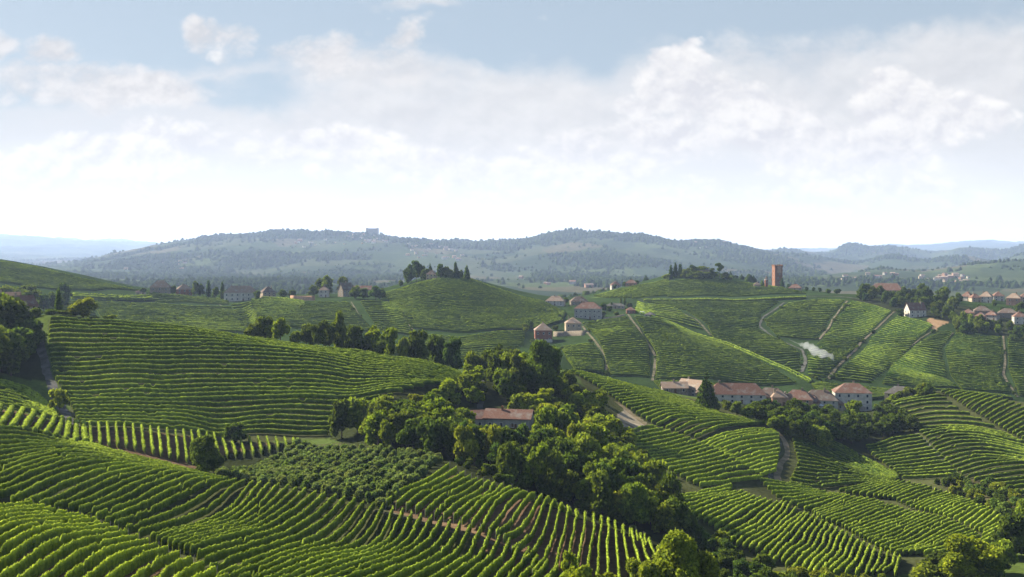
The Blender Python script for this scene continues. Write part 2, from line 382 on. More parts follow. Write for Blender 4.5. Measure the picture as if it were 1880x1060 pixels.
M_TILE = {'red': tiles('roof_tiles_red', (0.0894,0.0478,0.0346), (0.1269,0.0783,0.0577), (0.1384,0.1236,0.1057)),
          'brown': tiles('roof_tiles_brown', (0.0749,0.0536,0.0413), (0.1095,0.0824,0.0644), (0.1326,0.1317,0.1154)),
          'orange': tiles('roof_tiles_orange', (0.1441,0.0989,0.0692), (0.1788,0.1360,0.1009), (0.1845,0.1729,0.1442)),
          'dark': tiles('roof_tiles_dark', (0.0519,0.0470,0.0413), (0.0749,0.0684,0.0596), (0.0980,0.1030,0.0960))}
M_WALL = {'white': plain('white_render', (0.3039,0.2757,0.2230), 0.22, 0.5), 'cream': plain('cream_render', (0.2456,0.1939,0.1274), 0.22, 0.5),
          'stone': plain('rubble_stone', (0.1616,0.1333,0.0956), 0.4, 1.6), 'pink': plain('pink_render', (0.2134,0.1273,0.0850), 0.22, 0.5),
          'grey': plain('grey_render', (0.2069,0.1939,0.1646), 0.22, 0.5), 'brick': brick('red_brick', (0.1357,0.0575,0.0329), (0.1745,0.0818,0.0477), (0.1745,0.1303,0.0903)),
          'red': plain('red_render', (0.1551,0.0667,0.0425), 0.2, 0.5)}
M_PANE = plain('dark_window', (0.0234,0.0273,0.0351), 0.3, 0.8, 0.25); M_TRIM = plain('stone_trim', (0.4056,0.3666,0.312), 0.2, 1.0)
M_WOOD = plain('brown_wood', (0.0936,0.0546,0.0312), 0.35, 2.0); M_BARK = plain('bark', (0.0663,0.0507,0.03744), 0.45, 3.0, bump=0.5)
M_POST = plain('vineyard_post', (0.15,0.135,0.115), 0.3, 2.0); M_METAL = plain('pale_paint', (0.4836,0.4836,0.468), 0.06, 0.5, 0.4)
M_DARK = plain('black_rubber', (0.02,0.02,0.02), 0.2, 1.0)
# ---------------------------------------------------------------- what covers the ground, by plan polygons
def px_poly(pts, dmin=0, dmax=1e9): return np.array([spot(u, v, dmin, dmax) for u, v in pts])
def inside(P, x, y):
    r = np.zeros(x.shape, bool); n = len(P)
    for i in range(n):
        (x0, y0), (x1, y1) = P[i], P[(i+1) % n]
        if y0 == y1: continue
        c = ((y0 > y) != (y1 > y)) & (x < (x1-x0)*(y-y0)/(y1-y0)+x0); r ^= c
    return r
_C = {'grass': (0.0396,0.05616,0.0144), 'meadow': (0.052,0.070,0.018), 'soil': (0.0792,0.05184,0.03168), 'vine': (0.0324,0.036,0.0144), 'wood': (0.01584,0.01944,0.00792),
      'dry': (0.108,0.0864,0.0432), 'sand': (0.1872,0.1224,0.072), 'pale': (0.144,0.1224,0.09)}
def cover():
    col = np.empty(GX.shape+(3,)); col[:] = _C['grass']
    mid = GY > 600; col[mid] = (0.015,0.026,0.008)
    # far country: patchwork of woods, vineyards, hay meadows
    far = GY > 1480
    x, y = GX[far], GY[far]; cs = 230.0
    wx, wy = x+130*fbm(x/400, y/400, 3), (y+200*fbm(x/400+9, y/400, 3))*0.62
    best = np.full(x.shape, 1e9); idv = np.zeros(x.shape)
    ci, cj = np.floor(wx/cs).astype(int), np.floor(wy/cs).astype(int)
    for di in (-1,0,1):
        for dj in (-1,0,1):
            a, b = ci+di, cj+dj
            px = (a+_PERM[a & 511, b & 511])*cs; py = (b+_PERM[(b+77) & 511, (a+13) & 511])*cs
            d2 = (px-wx)**2+(py-wy)**2; m = d2 < best; best = np.where(m, d2, best); idv = np.where(m, _PERM[(a*7+3) & 511, (b*5+11) & 511], idv)
    woods = 0.9*fbm(x/420+3, y/620+1, 4)+0.12*np.clip((GZ[far]-150)/40,-1,1.2)+(idv-0.5)*0.35-0.30*np.clip((GU[None,:].repeat(len(GD),0)[far]-1430)/120,0,1)*np.clip((6800-y)/800,0,1)
    pal = np.array([(0.01584,0.02304,0.01008),(0.02016,0.0288,0.01152),(0.0288,0.03888,0.01512),(0.01296,0.02016,0.00936),(0.02592,0.03168,0.01512),(0.0396,0.03744,0.0216),(0.01728,0.02592,0.0108),(0.02232,0.03096,0.01224)])
    c = pal[np.minimum((idv*len(pal)).astype(int), len(pal)-1)]
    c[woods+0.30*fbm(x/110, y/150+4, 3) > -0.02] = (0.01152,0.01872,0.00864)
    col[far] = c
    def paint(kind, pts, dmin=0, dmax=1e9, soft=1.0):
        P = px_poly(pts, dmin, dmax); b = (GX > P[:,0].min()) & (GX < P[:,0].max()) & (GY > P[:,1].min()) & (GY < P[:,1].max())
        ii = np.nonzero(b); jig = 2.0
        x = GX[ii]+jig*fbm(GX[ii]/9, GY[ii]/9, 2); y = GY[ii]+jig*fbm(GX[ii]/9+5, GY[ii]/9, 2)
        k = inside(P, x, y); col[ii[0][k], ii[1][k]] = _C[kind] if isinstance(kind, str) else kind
    near = GY < 345; col[near & (GX < 40)] = _C['vine']
    paint('soil', [(700,935),(830,862),(1000,922),(1200,1000),(1260,1090),(960,1090),(870,985)], 0, 330)
    paint('soil', [(-200,1150),(-200,930),(0,935),(130,965),(280,1030),(350,1060),(420,1100)], 0, 260)
    paint('soil', [(-150,795),(-150,742),(0,748),(150,780),(150,826),(60,800)], 0, 360)
    paint('soil', [(150,780),(540,812),(540,826),(330,856),(150,826)], 0, 360)
    paint('meadow', [(-200,755),(-200,690),(0,700),(60,720),(120,770),(150,782),(0,752)], 300, 430)
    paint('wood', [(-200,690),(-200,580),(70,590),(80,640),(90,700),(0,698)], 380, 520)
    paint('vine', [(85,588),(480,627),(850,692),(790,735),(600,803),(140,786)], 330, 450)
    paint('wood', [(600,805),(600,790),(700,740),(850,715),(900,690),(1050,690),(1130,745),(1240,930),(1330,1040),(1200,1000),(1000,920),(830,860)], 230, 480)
    paint('vine', [(1050,684),(1220,722),(1480,785),(1640,735),(1720,716),(1950,735),(1950,900),(1800,1010),(1650,1060),(1400,1050),(1240,930),(1140,800)], 240, 640)
    paint('wood', [(1290,742),(1400,770),(1560,830),(1690,790),(1640,740),(1400,745)], 440, 620)
    paint((0.036,0.03384,0.01656), [(1720,885),(1790,878),(1870,900),(1890,940),(1850,955),(1790,930)], 300, 480)
    paint('wood', [(330,850),(405,862),(400,880),(560,904),(700,938),(716,936),(815,862),(812,845),(540,808),(420,832)], 220, 370)  # orchard and its front strip, not woodland: shadow painted into the ground colour
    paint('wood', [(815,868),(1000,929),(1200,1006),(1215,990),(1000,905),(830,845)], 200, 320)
    paint('pale', [(1128,772),(1150,748),(1196,784),(1170,792),(1140,786)], 380, 520)
    paint('sand', [(1700,588),(1735,580),(1745,590),(1725,600),(1715,610),(1708,596)], 800, 1200)
    paint('wood', [(1560,550),(1640,545),(1760,560),(1880,590),(1880,640),(1800,600),(1690,585)], 900, 1200)
    for sh in ([(1080,548),(1230,515),(1250,530),(1180,549)], [(0,482),(130,505),(270,537),(150,535)]): paint((0.0396,0.0576,0.0144), sh, 1000, 1400)
    return col
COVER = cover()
m, t = new_mat('ground_cover')
vc = attr(t, 'cover'); geo = t.nodes.new('ShaderNodeNewGeometry')
n1 = noise(t, geo.outputs['Position'], 0.55, 6, 0.7); n2 = noise(t, geo.outputs['Position'], 0.035, 4, 0.6)
f = n1.step(0.3, 0.7)*0.55+n2.step(0.3, 0.7)*0.5+0.5
c = mixc(t, 1.0, vc.outputs['Color'], comb(t, f, f*0.98, f*0.92), 'MULTIPLY')
b = t.nodes.new('ShaderNodeBsdfDiffuse'); t.links.new(c, b.inputs['Color'])
bn = t.nodes.new('ShaderNodeBump'); bn.inputs['Strength'].default_value = 0.6; bn.inputs['Distance'].default_value = 0.3
t.links.new(n1.o, bn.inputs['Height']); t.links.new(bn.outputs[0], b.inputs['Normal']); finish(t, b.outputs[0])
M_GROUND = m
nr, nc = GX.shape
q = (np.arange(nr-1)[:,None]*nc+np.arange(nc-1)[None,:]).ravel()
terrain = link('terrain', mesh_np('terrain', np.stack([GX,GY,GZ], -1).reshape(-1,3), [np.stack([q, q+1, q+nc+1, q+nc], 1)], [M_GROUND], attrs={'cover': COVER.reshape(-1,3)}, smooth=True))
tag(terrain, kind='structure')

# tracks and roads: strips draped a little above the ground
M_TRACK = plain('track_earth', (0.0881,0.0726,0.0518), 0.3, 0.22, col2=(0.0311,0.0353,0.0145)); M_SAND = plain('track_sand', (0.1296,0.0985,0.0622), 0.25, 0.25, col2=(0.0674,0.0596,0.0311)); M_GREY = plain('track_gravel', (0.0596,0.0570,0.0518), 0.25, 0.3, col2=(0.0285,0.0311,0.0207))
def polyline(pts, dmin=0, dmax=1e9, step=2.0):
    P = np.array([spot(u, v, dmin, dmax) for u, v in pts]); return resample(P, step)
def resample(P, step=None, n=None):
    d = np.r_[0, np.cumsum(np.hypot(*np.diff(P, axis=0).T))]
    n = n or max(2, int(d[-1]/step)+1); s = np.linspace(0, d[-1], n)
    return np.stack([np.interp(s, d, P[:,0]), np.interp(s, d, P[:,1])], 1)
def smooth_line(P, k=2):
    for _ in range(k):
        if len(P) > 2: P = np.vstack([P[:1], (P[:-2]+2*P[1:-1]+P[2:])/4, P[-1:]])
    return P
def normals2(P):
    d = np.gradient(P, axis=0); d /= np.maximum(np.hypot(d[:,0], d[:,1]), 1e-9)[:,None]; return np.stack([d[:,1], -d[:,0]], 1)
def track(name, pts, width, mat, dmin=0, dmax=1e9, lift=0.06, step=2.0):
    width *= 0.42 if dmin > 600 else 0.75; P = smooth_line(polyline(pts, dmin, dmax, step), 6); N = normals2(P); n = len(P)
    w = width*(1+0.25*fbm(np.arange(n)/5.0, np.full(n, 3.3), 2))
    offs = np.linspace(-0.5, 0.5, 5); jl, jr = 1+0.5*fbm(np.arange(n)/2.5, np.full(n, 8.1), 3), 1+0.5*fbm(np.arange(n)/2.5, np.full(n, 1.7), 3)
    Q = P[:,None]+N[:,None]*(offs[None,:]*w[:,None]*np.stack([jl,jl,np.ones(n),jr,jr],1))[...,None]
    Z = ground(Q[...,0], Q[...,1])+lift
    V = np.concatenate([Q, Z[...,None]], -1).reshape(-1,3); i = (np.arange(n-1)[:,None]*5+np.arange(4)[None]).ravel()
    o = link(name, mesh_np(name, V, [np.stack([i, i+1, i+6, i+5], 1)], [mat], smooth=True)); tag(o, kind='structure'); return o
track('dirt_track', [(72,600),(71,622),(80,660),(95,708),(112,748),(138,782)], 4.2, M_GREY, 320, 450)
track('dirt_track', [(-160,930),(0,938),(60,951),(130,969),(200,996),(280,1031),(350,1064),(430,1110)], 2.6, M_TRACK, 140, 240)
track('dirt_track', [(690,937),(760,955),(870,986),(960,1021),(1050,1063),(1110,1100)], 3.0, M_TRACK, 150, 260)
track('dirt_track', [(1425,790),(1440,808),(1446,824),(1444,840),(1432,853),(1427,871),(1430,888)], 3.2, M_SAND, 380, 560)
track('dirt_track', [(1432,812),(1427,840),(1416,862),(1413,888)], 2.4, M_GREY, 380, 560, 0.05)
track('dirt_track', [(1132,738),(1150,752),(1170,768),(1194,786)], 3.5, M_SAND, 380, 540)
track('dirt_track', [(1134,772),(1150,776),(1168,788)], 3.0, M_SAND, 380, 540)
track('dirt_track', [(1681,794),(1706,818),(1740,850),(1765,877)], 2.0, M_GREY, 380, 600)
track('dirt_track', [(735,563),(746,583),(757,607)], 4.0, M_TRACK, 700, 1100, 0.4, 4)
track('dirt_track', [(1070,600),(1095,632),(1115,660),(1112,686)], 4.5, M_TRACK, 660, 1050, 0.4, 4)
track('dirt_track', [(1153,578),(1180,620),(1204,655),(1198,700)], 4.5, M_TRACK, 660, 1100, 0.4, 4)
track('dirt_track', [(1190,568),(1250,574),(1282,590),(1305,616)], 4.5, M_TRACK, 700, 1140, 0.4, 4)
track('dirt_track', [(1440,556),(1402,582),(1393,598),(1420,620),(1472,642),(1480,662),(1472,684)], 5.0, M_GREY, 700, 1140, 0.4, 4)
track('dirt_track', [(1556,553),(1530,585),(1504,624)], 4.5, M_TRACK, 700, 1140, 0.4, 4)
track('dirt_track', [(1642,573),(1582,628),(1572,642),(1520,697)], 4.5, M_TRACK, 700, 1140, 0.4, 4)
track('dirt_track', [(1718,605),(1650,650),(1590,690)], 3.0, M_TRACK, 700, 1140, 0.4, 4)
track('dirt_track', [(1750,612),(1722,640)], 3.0, M_TRACK, 700, 1140, 0.4, 4)
track('dirt_track', [(1322,655),(1345,678),(1372,702)], 3.0, M_TRACK, 690, 1000, 0.4, 4)
track('dirt_track', [(1842,618),(1846,660),(1842,690),(1868,730)], 4.0, M_TRACK, 690, 1000, 0.4, 4)
track('road', [(1172,552),(1230,552),(1300,550),(1400,550),(1480,545),(1535,545),(1600,556)], 6.0, M_GREY, 1040, 1200, 0.5, 4)
track('dirt_track', [(855,632),(900,618),(965,598)], 4.0, M_GREY, 780, 1000, 0.4, 4)
track('dirt_track', [(645,555),(660,580),(672,600)], 3.0, M_TRACK, 780, 1060, 0.4, 4)
track('dirt_track', [(542,552),(550,570),(556,592)], 4.0, M_TRACK, 780, 1060, 0.4, 4)
track('dirt_track', [(885,686),(884,715),(882,752)], 3.2, M_GREY, 380, 470)
track('dirt_track', [(1640,737),(1680,729),(1722,717)], 2.6, M_SAND, 520, 620)
track('dirt_track', [(400,556),(425,580),(452,604)], 3.0, M_TRACK, 760, 1060, 0.4, 4)
track('dirt_track', [(10,482),(35,500),(52,516)], 4.0, M_GREY, 880, 1100, 0.4, 4)
# ---------------------------------------------------------------- vine rows
RNG = np.random.default_rng(11)
def guide_rows(guides, counts, dmin, dmax, M=30):
    G = []
    for g in guides:
        P = np.array([spot(u, v, dmin, dmax) for u, v in g]); P = resample(P, n=M)
        G.append(smooth_line(P, 2))
    rows = []
    for i, c in enumerate(counts):
        for k in range(c): s = k/c; rows.append(G[i]*(1-s)+G[i+1]*s)
    rows.append(G[-1]); return rows
def rot_quads(c, size, rng, up=0.35):
    """leaf-sized quads at points c"""
    n = len(c); a = rng.normal(size=(n,3)); a /= np.linalg.norm(a, axis=1)[:,None]
    b = rng.normal(size=(n,3)); b -= (a*b).sum(1)[:,None]*a; b /= np.linalg.norm(b, axis=1)[:,None]
    s = size[:,None] if np.ndim(size) else size
    return np.stack([c-a*s-b*s*0.7, c+a*s*0.8-b*s*0.6, c+a*s+b*s*0.75, c-a*s*0.75+b*s*0.65], 1).reshape(-1,3)
def vine_geo(P, ds, H, W, leaves, tint, rng, gap=0.012, base=0.35, leaf=0.13):
    """one trellised row: a thin ragged wall of foliage, widest below its top"""
    P = resample(P, ds); n = len(P)
    if n < 3: return None
    N = normals2(P); s = np.arange(n)*ds; sd = rng.random()*300
    prof = np.array([(-.30,base/2.0),(-.44,.40),(-.48,.68),(-.40,.93),(0,1.0),(.40,.93),(.48,.68),(.44,.40),(.30,base/2.0)]); K = len(prof)
    plant = fbm(s/1.15+sd, np.full(n, sd*1.7), 2); slow = fbm(s/9+sd, np.full(n, sd), 2)
    h = H*(1+0.08*plant+0.08*slow+rng.normal(0, 0.02, n)); w = W*(1+0.45*plant+0.15*slow)
    g = rng.random(n) < gap*ds
    for k in np.nonzero(g)[0]: m = int(rng.uniform(0.8, 2.0)/ds)+1; h[k:k+m] *= rng.uniform(0.5, 0.8); w[k:k+m] *= 0.7
    for e in (0, n-1): h[e] *= 0.75; w[e] *= 0.3
    jit = 1+rng.normal(0, 0.16, (n, K))
    off = prof[None,:,0]*w[:,None]*jit; hh = prof[None,:,1]*h[:,None]*(1+rng.normal(0, 0.05, (n,K)))
    Q = P[:,None]+N[:,None]*off[...,None]; z = ground(P[:,0], P[:,1])
    V = np.concatenate([Q, (z[:,None]+hh)[...,None]], -1).reshape(-1,3)
    i = (np.arange(n-1)[:,None]*K+np.arange(K-1)[None]).ravel(); F = np.stack([i, i+1, i+K+1, i+K], 1)
    T = np.clip(tint-0.22+0.24*plant[:,None]+1.6*np.maximum(prof[None,:,1]-0.76, -0.08)+rng.normal(0, 0.12, (n,K)), 0, 1).ravel()  # rim light put into the colour: tops lighter, sides darker; young shoots paler too
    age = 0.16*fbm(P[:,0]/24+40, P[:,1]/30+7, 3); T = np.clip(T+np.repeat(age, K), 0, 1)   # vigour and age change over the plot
    nl = int(leaves*s[-1])
    if nl:
        k = rng.integers(0, n-1, nl); f = rng.random(nl); r = rng.choice(K, nl, p=np.array([.05,.11,.14,.14,.12,.14,.14,.11,.05]))
        A = V.reshape(n,K,3); C = A[k,r]*(1-f)[:,None]+A[k+1,r]*f[:,None]
        C[:,:2] += N[k]*(np.sign(prof[r,0])*rng.uniform(-.08, .10, nl)*W)[:,None]; C[:,2] += rng.uniform(-.06, .16, nl)*(prof[r,1] > 0.5)
        LV = rot_quads(C, rng.uniform(0.7, 1.3, nl)*leaf, rng); b = len(V)
        V = np.vstack([V, LV]); F = np.vstack([F, b+np.arange(nl*4).reshape(-1,4)])
        T = np.r_[T, np.repeat(np.clip(age[k]+tint-0.20+1.6*np.maximum(prof[r,1]-0.76, -0.08)+rng.normal(0, 0.17, nl), 0, 1), 4)]  # leaves carry the same painted rim light by height
    return V, F, T
STUFF_V = []
def post_mesh():
    b = MB(); b.cyl(0, 0, -0.2, 2.15, 0.055, 0.045, 6); return b.mesh('post', [M_POST])
POST = post_mesh()
def vineyard(guides, counts, dmin, dmax, label=None, group=None, H=1.85, W=0.62, ds=0.5, leaves=10, tint=0.35, single=True, posts=False, color=(1,1,1), trim=None, gap=0.012, leaf=0.13, tint2=None):
    for r, P in enumerate(guide_rows(guides, counts, dmin, dmax)):
        P = P+RNG.normal(0, 0.08, P.shape)
        if trim is not None:
            a, b = sorted(RNG.uniform(0, trim, 2)); L = resample(P, n=60); P = L[int(a*60):60-int(b*60*0.6)]
        tt = tint if tint2 is None else tint+(tint2-tint)*r/max(1, sum(counts))
        g = vine_geo(P, ds, H, W, leaves, tt+RNG.normal(0, 0.035), RNG, gap, leaf=leaf)
        if g is None: continue
        V, F, T = g
        if not single: STUFF_V.append((V, F, T)); continue
        o = V[0].copy(); o[2] = ground(o[0], o[1])
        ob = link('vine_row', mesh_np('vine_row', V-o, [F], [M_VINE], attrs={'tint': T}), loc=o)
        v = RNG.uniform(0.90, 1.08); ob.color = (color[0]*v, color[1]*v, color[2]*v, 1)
        tag(ob, label, 'vine row', group)
        if posts:
            for e in (0, -1):
                L = resample(P, n=20); p = L[e]+(L[e]-L[1 if e == 0 else -2])*0.10
                q = link('post', POST, ob, (p[0]-o[0], p[1]-o[1], float(ground(p[0], p[1]))-o[2])); q.rotation_euler = (RNG.normal(0, .06), RNG.normal(0, .06), 0)
# A: the lowest block, rows bending round the near slope
vineyard([[(-190,985),(-60,962),(0,950),(30,945),(62,941)],
          [(-160,1075),(-60,1022),(0,993),(40,977),(99,973),(166,967)],
          [(-90,1125),(-30,1075),(8,1052),(59,1012),(107,993),(166,989),(200,981)],
          [(30,1140),(70,1095),(115,1058),(166,1024),(206,1012),(254,1003)],
          [(150,1140),(190,1092),(234,1058),(270,1036),(309,1024)],
          [(250,1140),(280,1095),(310,1063),(353,1045)],[(350,1140),(375,1100),(420,1078)]], [5,3,3,3,2,3], 120, 240,
         'tall lit vine row curving round the nearest slope below the dirt track', 'vine rows curving round the nearest slope',
         H=2.15, W=0.40, ds=0.35, color=(1.25,1.2,1.0), leaves=26, tint=0.50, posts=True, leaf=0.10)  # brighter row colour stands in for sun shining through the leaves
# B: the long rows of the near field
vineyard([[(-150,800),(0,795),(59,797),(119,814),(190,834),(258,852),(313,862)],
          [(-150,850),(0,832),(52,828),(119,826),(190,839),(258,856),(318,867)],
          [(-150,905),(0,874),(52,854),(119,838),(178,844),(238,858),(337,871)],
          [(-120,945),(0,911),(52,882),(119,858),(166,852),(238,863),(349,874)],
          [(20,931),(60,910),(99,890),(170,868),(222,863),(357,877)],
          [(71,941),(131,913),(190,887),(254,871),(317,869),(369,879)],
          [(127,943),(198,913),(254,887),(305,872),(377,881)],
          [(160,953),(234,925),(293,895),(337,878),(396,885)],
          [(210,977),(277,949),(341,917),(380,895),(421,888)],
          [(277,999),(345,981),(416,953),(445,920),(464,896)],
          [(349,1022),(416,1001),(480,985),(539,949),(581,915)],
          [(400,1075),(480,1040),(559,1009),(615,973),(652,930)],
          [(480,1085),(539,1060),(599,1036),(678,1020),(702,997),(722,944)],
          [(610,1090),(702,1056),(753,1032),(785,1009),(811,966)],
          [(780,1090),(837,1052),(860,1036),(882,984)],[(905,1090),(925,1060),(940,1045),(954,1012)],[(1010,1095),(1030,1080),(1045,1066)]],
         [4,4,3,2,2,2,2,3,3,7,4,4,5,4,4,5], 140, 300,
         'long vine row running up the near field between the dirt track and the hazel orchard', 'long vine rows of the near field',
         H=1.85, W=0.34, ds=0.42, leaves=18, tint=0.42, gap=0.012, leaf=0.105)
# C: the block above the second track, against the wood
vineyard([[(708,935),(734,913),(781,894),(825,862)],[(746,941),(773,917),(817,898),(853,878)],[(781,953),(813,921),(853,902),(876,890)],
          [(833,961),(864,933),(896,917),(908,898)],[(884,981),(908,937),(932,917),(955,911)],[(924,1000),(955,985),(975,957),(995,922)],
          [(1000,1095),(1020,1060),(1027,1020),(1039,977),(1049,946)],[(1070,1095),(1078,1060),(1084,1016),(1092,985),(1088,958)],
          [(1140,1095),(1136,1060),(1130,1005),(1128,972)],[(1225,1095),(1215,1060),(1194,1016),(1183,992)]], [2,2,3,3,3,4,3,3,4], 150, 300,
         'yellow green vine row over bare earth ending at stakes under the dark wood', 'vine rows between the second track and the wood',
         H=1.85, W=0.34, ds=0.40, leaves=18, tint=0.52, posts=True, leaf=0.105)
# E: short rows seen end-on below the big hill
vineyard([[(-110,800),(-85,750)],[(-20,789),(2,754)],[(84,806),(102,772)],[(158,822),(153,784)]], [5,5,4], 270, 380,
         'short bushy vine row leaning over brown soil below the grass meadow', 'bushy short rows below the meadow', H=2.3, W=1.25, ds=0.5, leaves=20, tint=0.45, gap=0.05)
vineyard([[(168,824),(166,798),(165,784)],[(328,850),(325,825),(322,798)],[(402,843),(397,825),(393,804)],[(541,824),(540,818),(538,813)]], [10,5,9], 270, 380,
         'short upright vine row seen end-on in a comb of parallel rows below the big hill', 'comb of short rows below the big hill', H=2.0, W=0.60, ds=0.5, leaves=14, tint=0.50)
# F: the big hill
vineyard([[(92,590),(200,595),(320,604),(480,629),(650,650),(780,670),(848,692)],
          [(88,640),(200,640),(330,637),(480,640),(600,655),(700,675),(800,692),(855,704)],
          [(97,690),(200,688),(330,685),(480,688),(600,688),(700,698),(790,712),(852,714)],
          [(127,740),(250,740),(400,735),(500,735),(600,733),(680,728),(740,722)],
          [(148,784),(300,789),(450,797),(560,801),(602,800)]], [6,6,6,7], 330, 450,
         'long level vine row striping the face of the big hill beside the pale path', 'level vine rows across the big hill', H=1.9, W=0.62, ds=0.6, leaves=9, tint=0.38, gap=0.02, leaf=0.16)
# G: slopes below the hamlet
vineyard([[(1048,685),(1130,703),(1222,724)],[(1105,717),(1150,714),(1240,737),(1275,744)],[(1150,750),(1200,742),(1270,754),(1340,770)],
          [(1205,784),(1235,769),(1300,769),(1400,779)],[(1275,807),(1320,787),(1405,781)]], [7,7,6,4], 400, 620,
         'vine row curving over the slope between the wood and the first hamlet house', 'curving rows over the slope beside the hamlet', H=1.8, W=0.60, ds=0.7, leaves=6, tint=0.44, leaf=0.18)
vineyard([[(1287,821),(1332,801),(1400,792),(1425,797)],[(1310,829),(1360,809),(1430,801)],[(1350,851),(1395,836),(1432,829)],[(1395,877),(1412,871),(1425,867)]], [3,4,5], 380, 560,
         'yellowish vine row in the small field inside the bend of the sandy path', 'yellowish rows beside the sandy path', H=1.8, W=0.58, ds=0.6, leaves=8, tint=0.80, leaf=0.17)
vineyard([[(1140,798),(1175,791),(1205,787)],[(1155,815),(1205,809),(1245,801)],[(1182,841),(1226,835),(1271,824),(1291,820)],[(1216,861),(1271,852),(1316,839),(1336,833)],
          [(1260,886),(1301,877),(1360,861),(1372,862)],[(1285,896),(1330,891),(1400,881)]], [3,4,4,4,2], 300, 520,
         'vine row of the sloping strip between the dark wood and the yellowish field', 'rows of the strip beside the wood', H=1.8, W=0.56, ds=0.55, leaves=8, tint=0.54, leaf=0.16)
vineyard([[(1232,921),(1270,915),(1310,906),(1345,898)],[(1245,931),(1290,921),(1340,911)],[(1262,946),(1304,928),(1336,919),(1365,909)],[(1281,958),(1316,942),(1340,931),(1377,916)],
          [(1312,976),(1339,961),(1358,948),(1390,931),(1407,924)],[(1328,998),(1336,989),(1377,970),(1396,952),(1419,934),(1428,928)],
          [(1365,1011),(1377,999),(1411,981),(1440,951),(1452,931)],[(1387,1019),(1401,1004),(1426,989),(1440,973),(1471,949)],
          [(1405,1041),(1420,1020),(1441,998),(1465,972),(1486,949)],[(1435,1038),(1453,1017),(1473,1005),(1480,986),(1503,958)],[(1443,1046),(1465,1022),(1485,1008),(1492,989),(1511,964)],
          [(1470,1061),(1480,1041),(1498,1025),(1512,1005),(1514,992),(1529,973)],[(1507,1059),(1529,1037),(1544,1020),(1544,1010),(1556,987)],
          [(1532,1061),(1559,1037),(1571,1007),(1578,1001)],[(1590,1061),(1597,1044),(1607,1014)],[(1621,1058),(1639,1046),(1643,1025)],[(1643,1061),(1652,1031)]],
         [2,2,2,3,2,3,2,2,2,1,2,3,2,3,3,1], 230, 400,
         'wavy bright vine row descending into the gully below the hamlet slope', 'wavy rows descending into the gully', H=1.85, W=0.52, ds=0.5, leaves=11, tint=0.54, leaf=0.15)
vineyard([[(1395,886),(1430,891),(1480,899)],[(1425,916),(1470,913),(1530,913)],[(1491,946),(1517,937),(1541,925),(1560,916)],[(1508,957),(1540,946),(1571,934),(1607,923)],
          [(1545,971),(1578,958),(1609,943),(1640,935)],[(1571,986),(1609,973),(1646,961),(1680,946)],[(1615,1012),(1656,997),(1681,982),(1713,967),(1736,956)],
          [(1645,1021),(1685,1010),(1713,993),(1747,974),(1765,969)],[(1680,1021),(1720,1010),(1751,993),(1790,982)],[(1713,1025),(1745,1015),(1780,997),(1800,991)]],
         [4,5,4,4,4,6,3,3,2], 250, 440,
         'vine row in the broad field of slanting rows behind the gully', 'slanting rows behind the gully', H=1.8, W=0.52, ds=0.55, leaves=9, tint=0.48, leaf=0.15)
vineyard([[(1540,906),(1580,898),(1615,889)],[(1604,916),(1630,902),(1662,888)],[(1638,919),(1675,904),(1702,897)],[(1672,936),(1706,921),(1740,910)],[(1706,944),(1743,927),(1770,921)],
          [(1740,955),(1774,936),(1798,931)],[(1781,974),(1808,952),(1823,942)],[(1806,982),(1836,967),(1845,956)],[(1798,1006),(1826,991),(1840,983)]], [5,4,4,4,4,4,3,3], 280, 480,
         'vine row beside the scrubby bank of dark bushes', 'rows beside the scrubby bank', H=1.8, W=0.52, ds=0.6, leaves=8, tint=0.40, tint2=0.85, leaf=0.15)
# the rest of the rows, farther away or smaller in view: one mass
def mass(guides, counts, dmin, dmax, **k): vineyard(guides, counts, dmin, dmax, single=False, **k)
mass([[(1432,784),(1490,797),(1550,823),(1600,851),(1645,874)],[(1455,811),(1500,823),(1560,846),(1620,871),(1650,883)],[(1465,851),(1520,859),(1580,873),(1640,884)],[(1448,891),(1500,898),(1560,891),(1640,887)]], [5,6,6], 320, 580, tint=0.16, W=1.0, H=1.6, leaves=9, ds=0.7, leaf=0.2, gap=0.08)
mass([[(1590,823),(1640,809),(1690,803)],[(1600,837),(1660,827),(1706,819)],[(1620,852),(1680,844),(1727,837)],[(1640,867),(1700,863),(1745,856)],[(1655,881),(1715,879),(1762,876)]], [3,3,3,3], 360, 600, tint=0.45, W=0.60, leaves=6, ds=0.7, leaf=0.18)
mass([[(1636,742),(1690,730),(1718,724)],[(1650,766),(1700,753),(1760,753)],[(1682,790),(1745,786),(1800,791),(1850,801)],[(1700,807),(1740,796),(1800,799),(1880,816)],[(1722,833),(1755,823),(1805,819),(1880,833),(1950,846)],
      [(1741,856),(1786,841),(1843,843),(1900,851),(1950,861)],[(1765,874),(1824,858),(1880,853),(1950,866)],[(1800,891),(1850,886),(1900,881),(1950,886)],[(1850,915),(1900,905),(1950,905)]], [4,4,3,4,3,3,3,3], 330, 610, tint=0.34, W=0.60, leaves=6, ds=0.7, leaf=0.18)
mass([[(1728,723),(1745,720),(1760,719)],[(1775,751),(1800,736),(1820,729)],[(1826,781),(1855,764),(1885,751)],[(1876,809),(1910,791),(1950,776)],[(1930,836),(1960,821),(2000,806)]], [6,6,6,4], 400, 620, tint=0.36, W=0.60, leaves=6, ds=0.7, leaf=0.18)
FAR = dict(ds=2.2, leaves=1.6, W=1.7, H=1.9, leaf=0.40, gap=0.006)
mass([[(170,556),(280,560),(400,566),(425,566)],[(180,575),(300,580),(445,588)],[(190,590),(300,596),(452,604)],[(190,602),(320,606),(460,612)]], [9,8,6], 700, 1050, tint=0.17, **FAR)
mass([[(460,552),(530,556),(640,558)],[(470,575),(560,578),(660,580)],[(480,600),(600,606),(690,610)]], [9,10], 700, 1060, tint=0.11, **FAR)
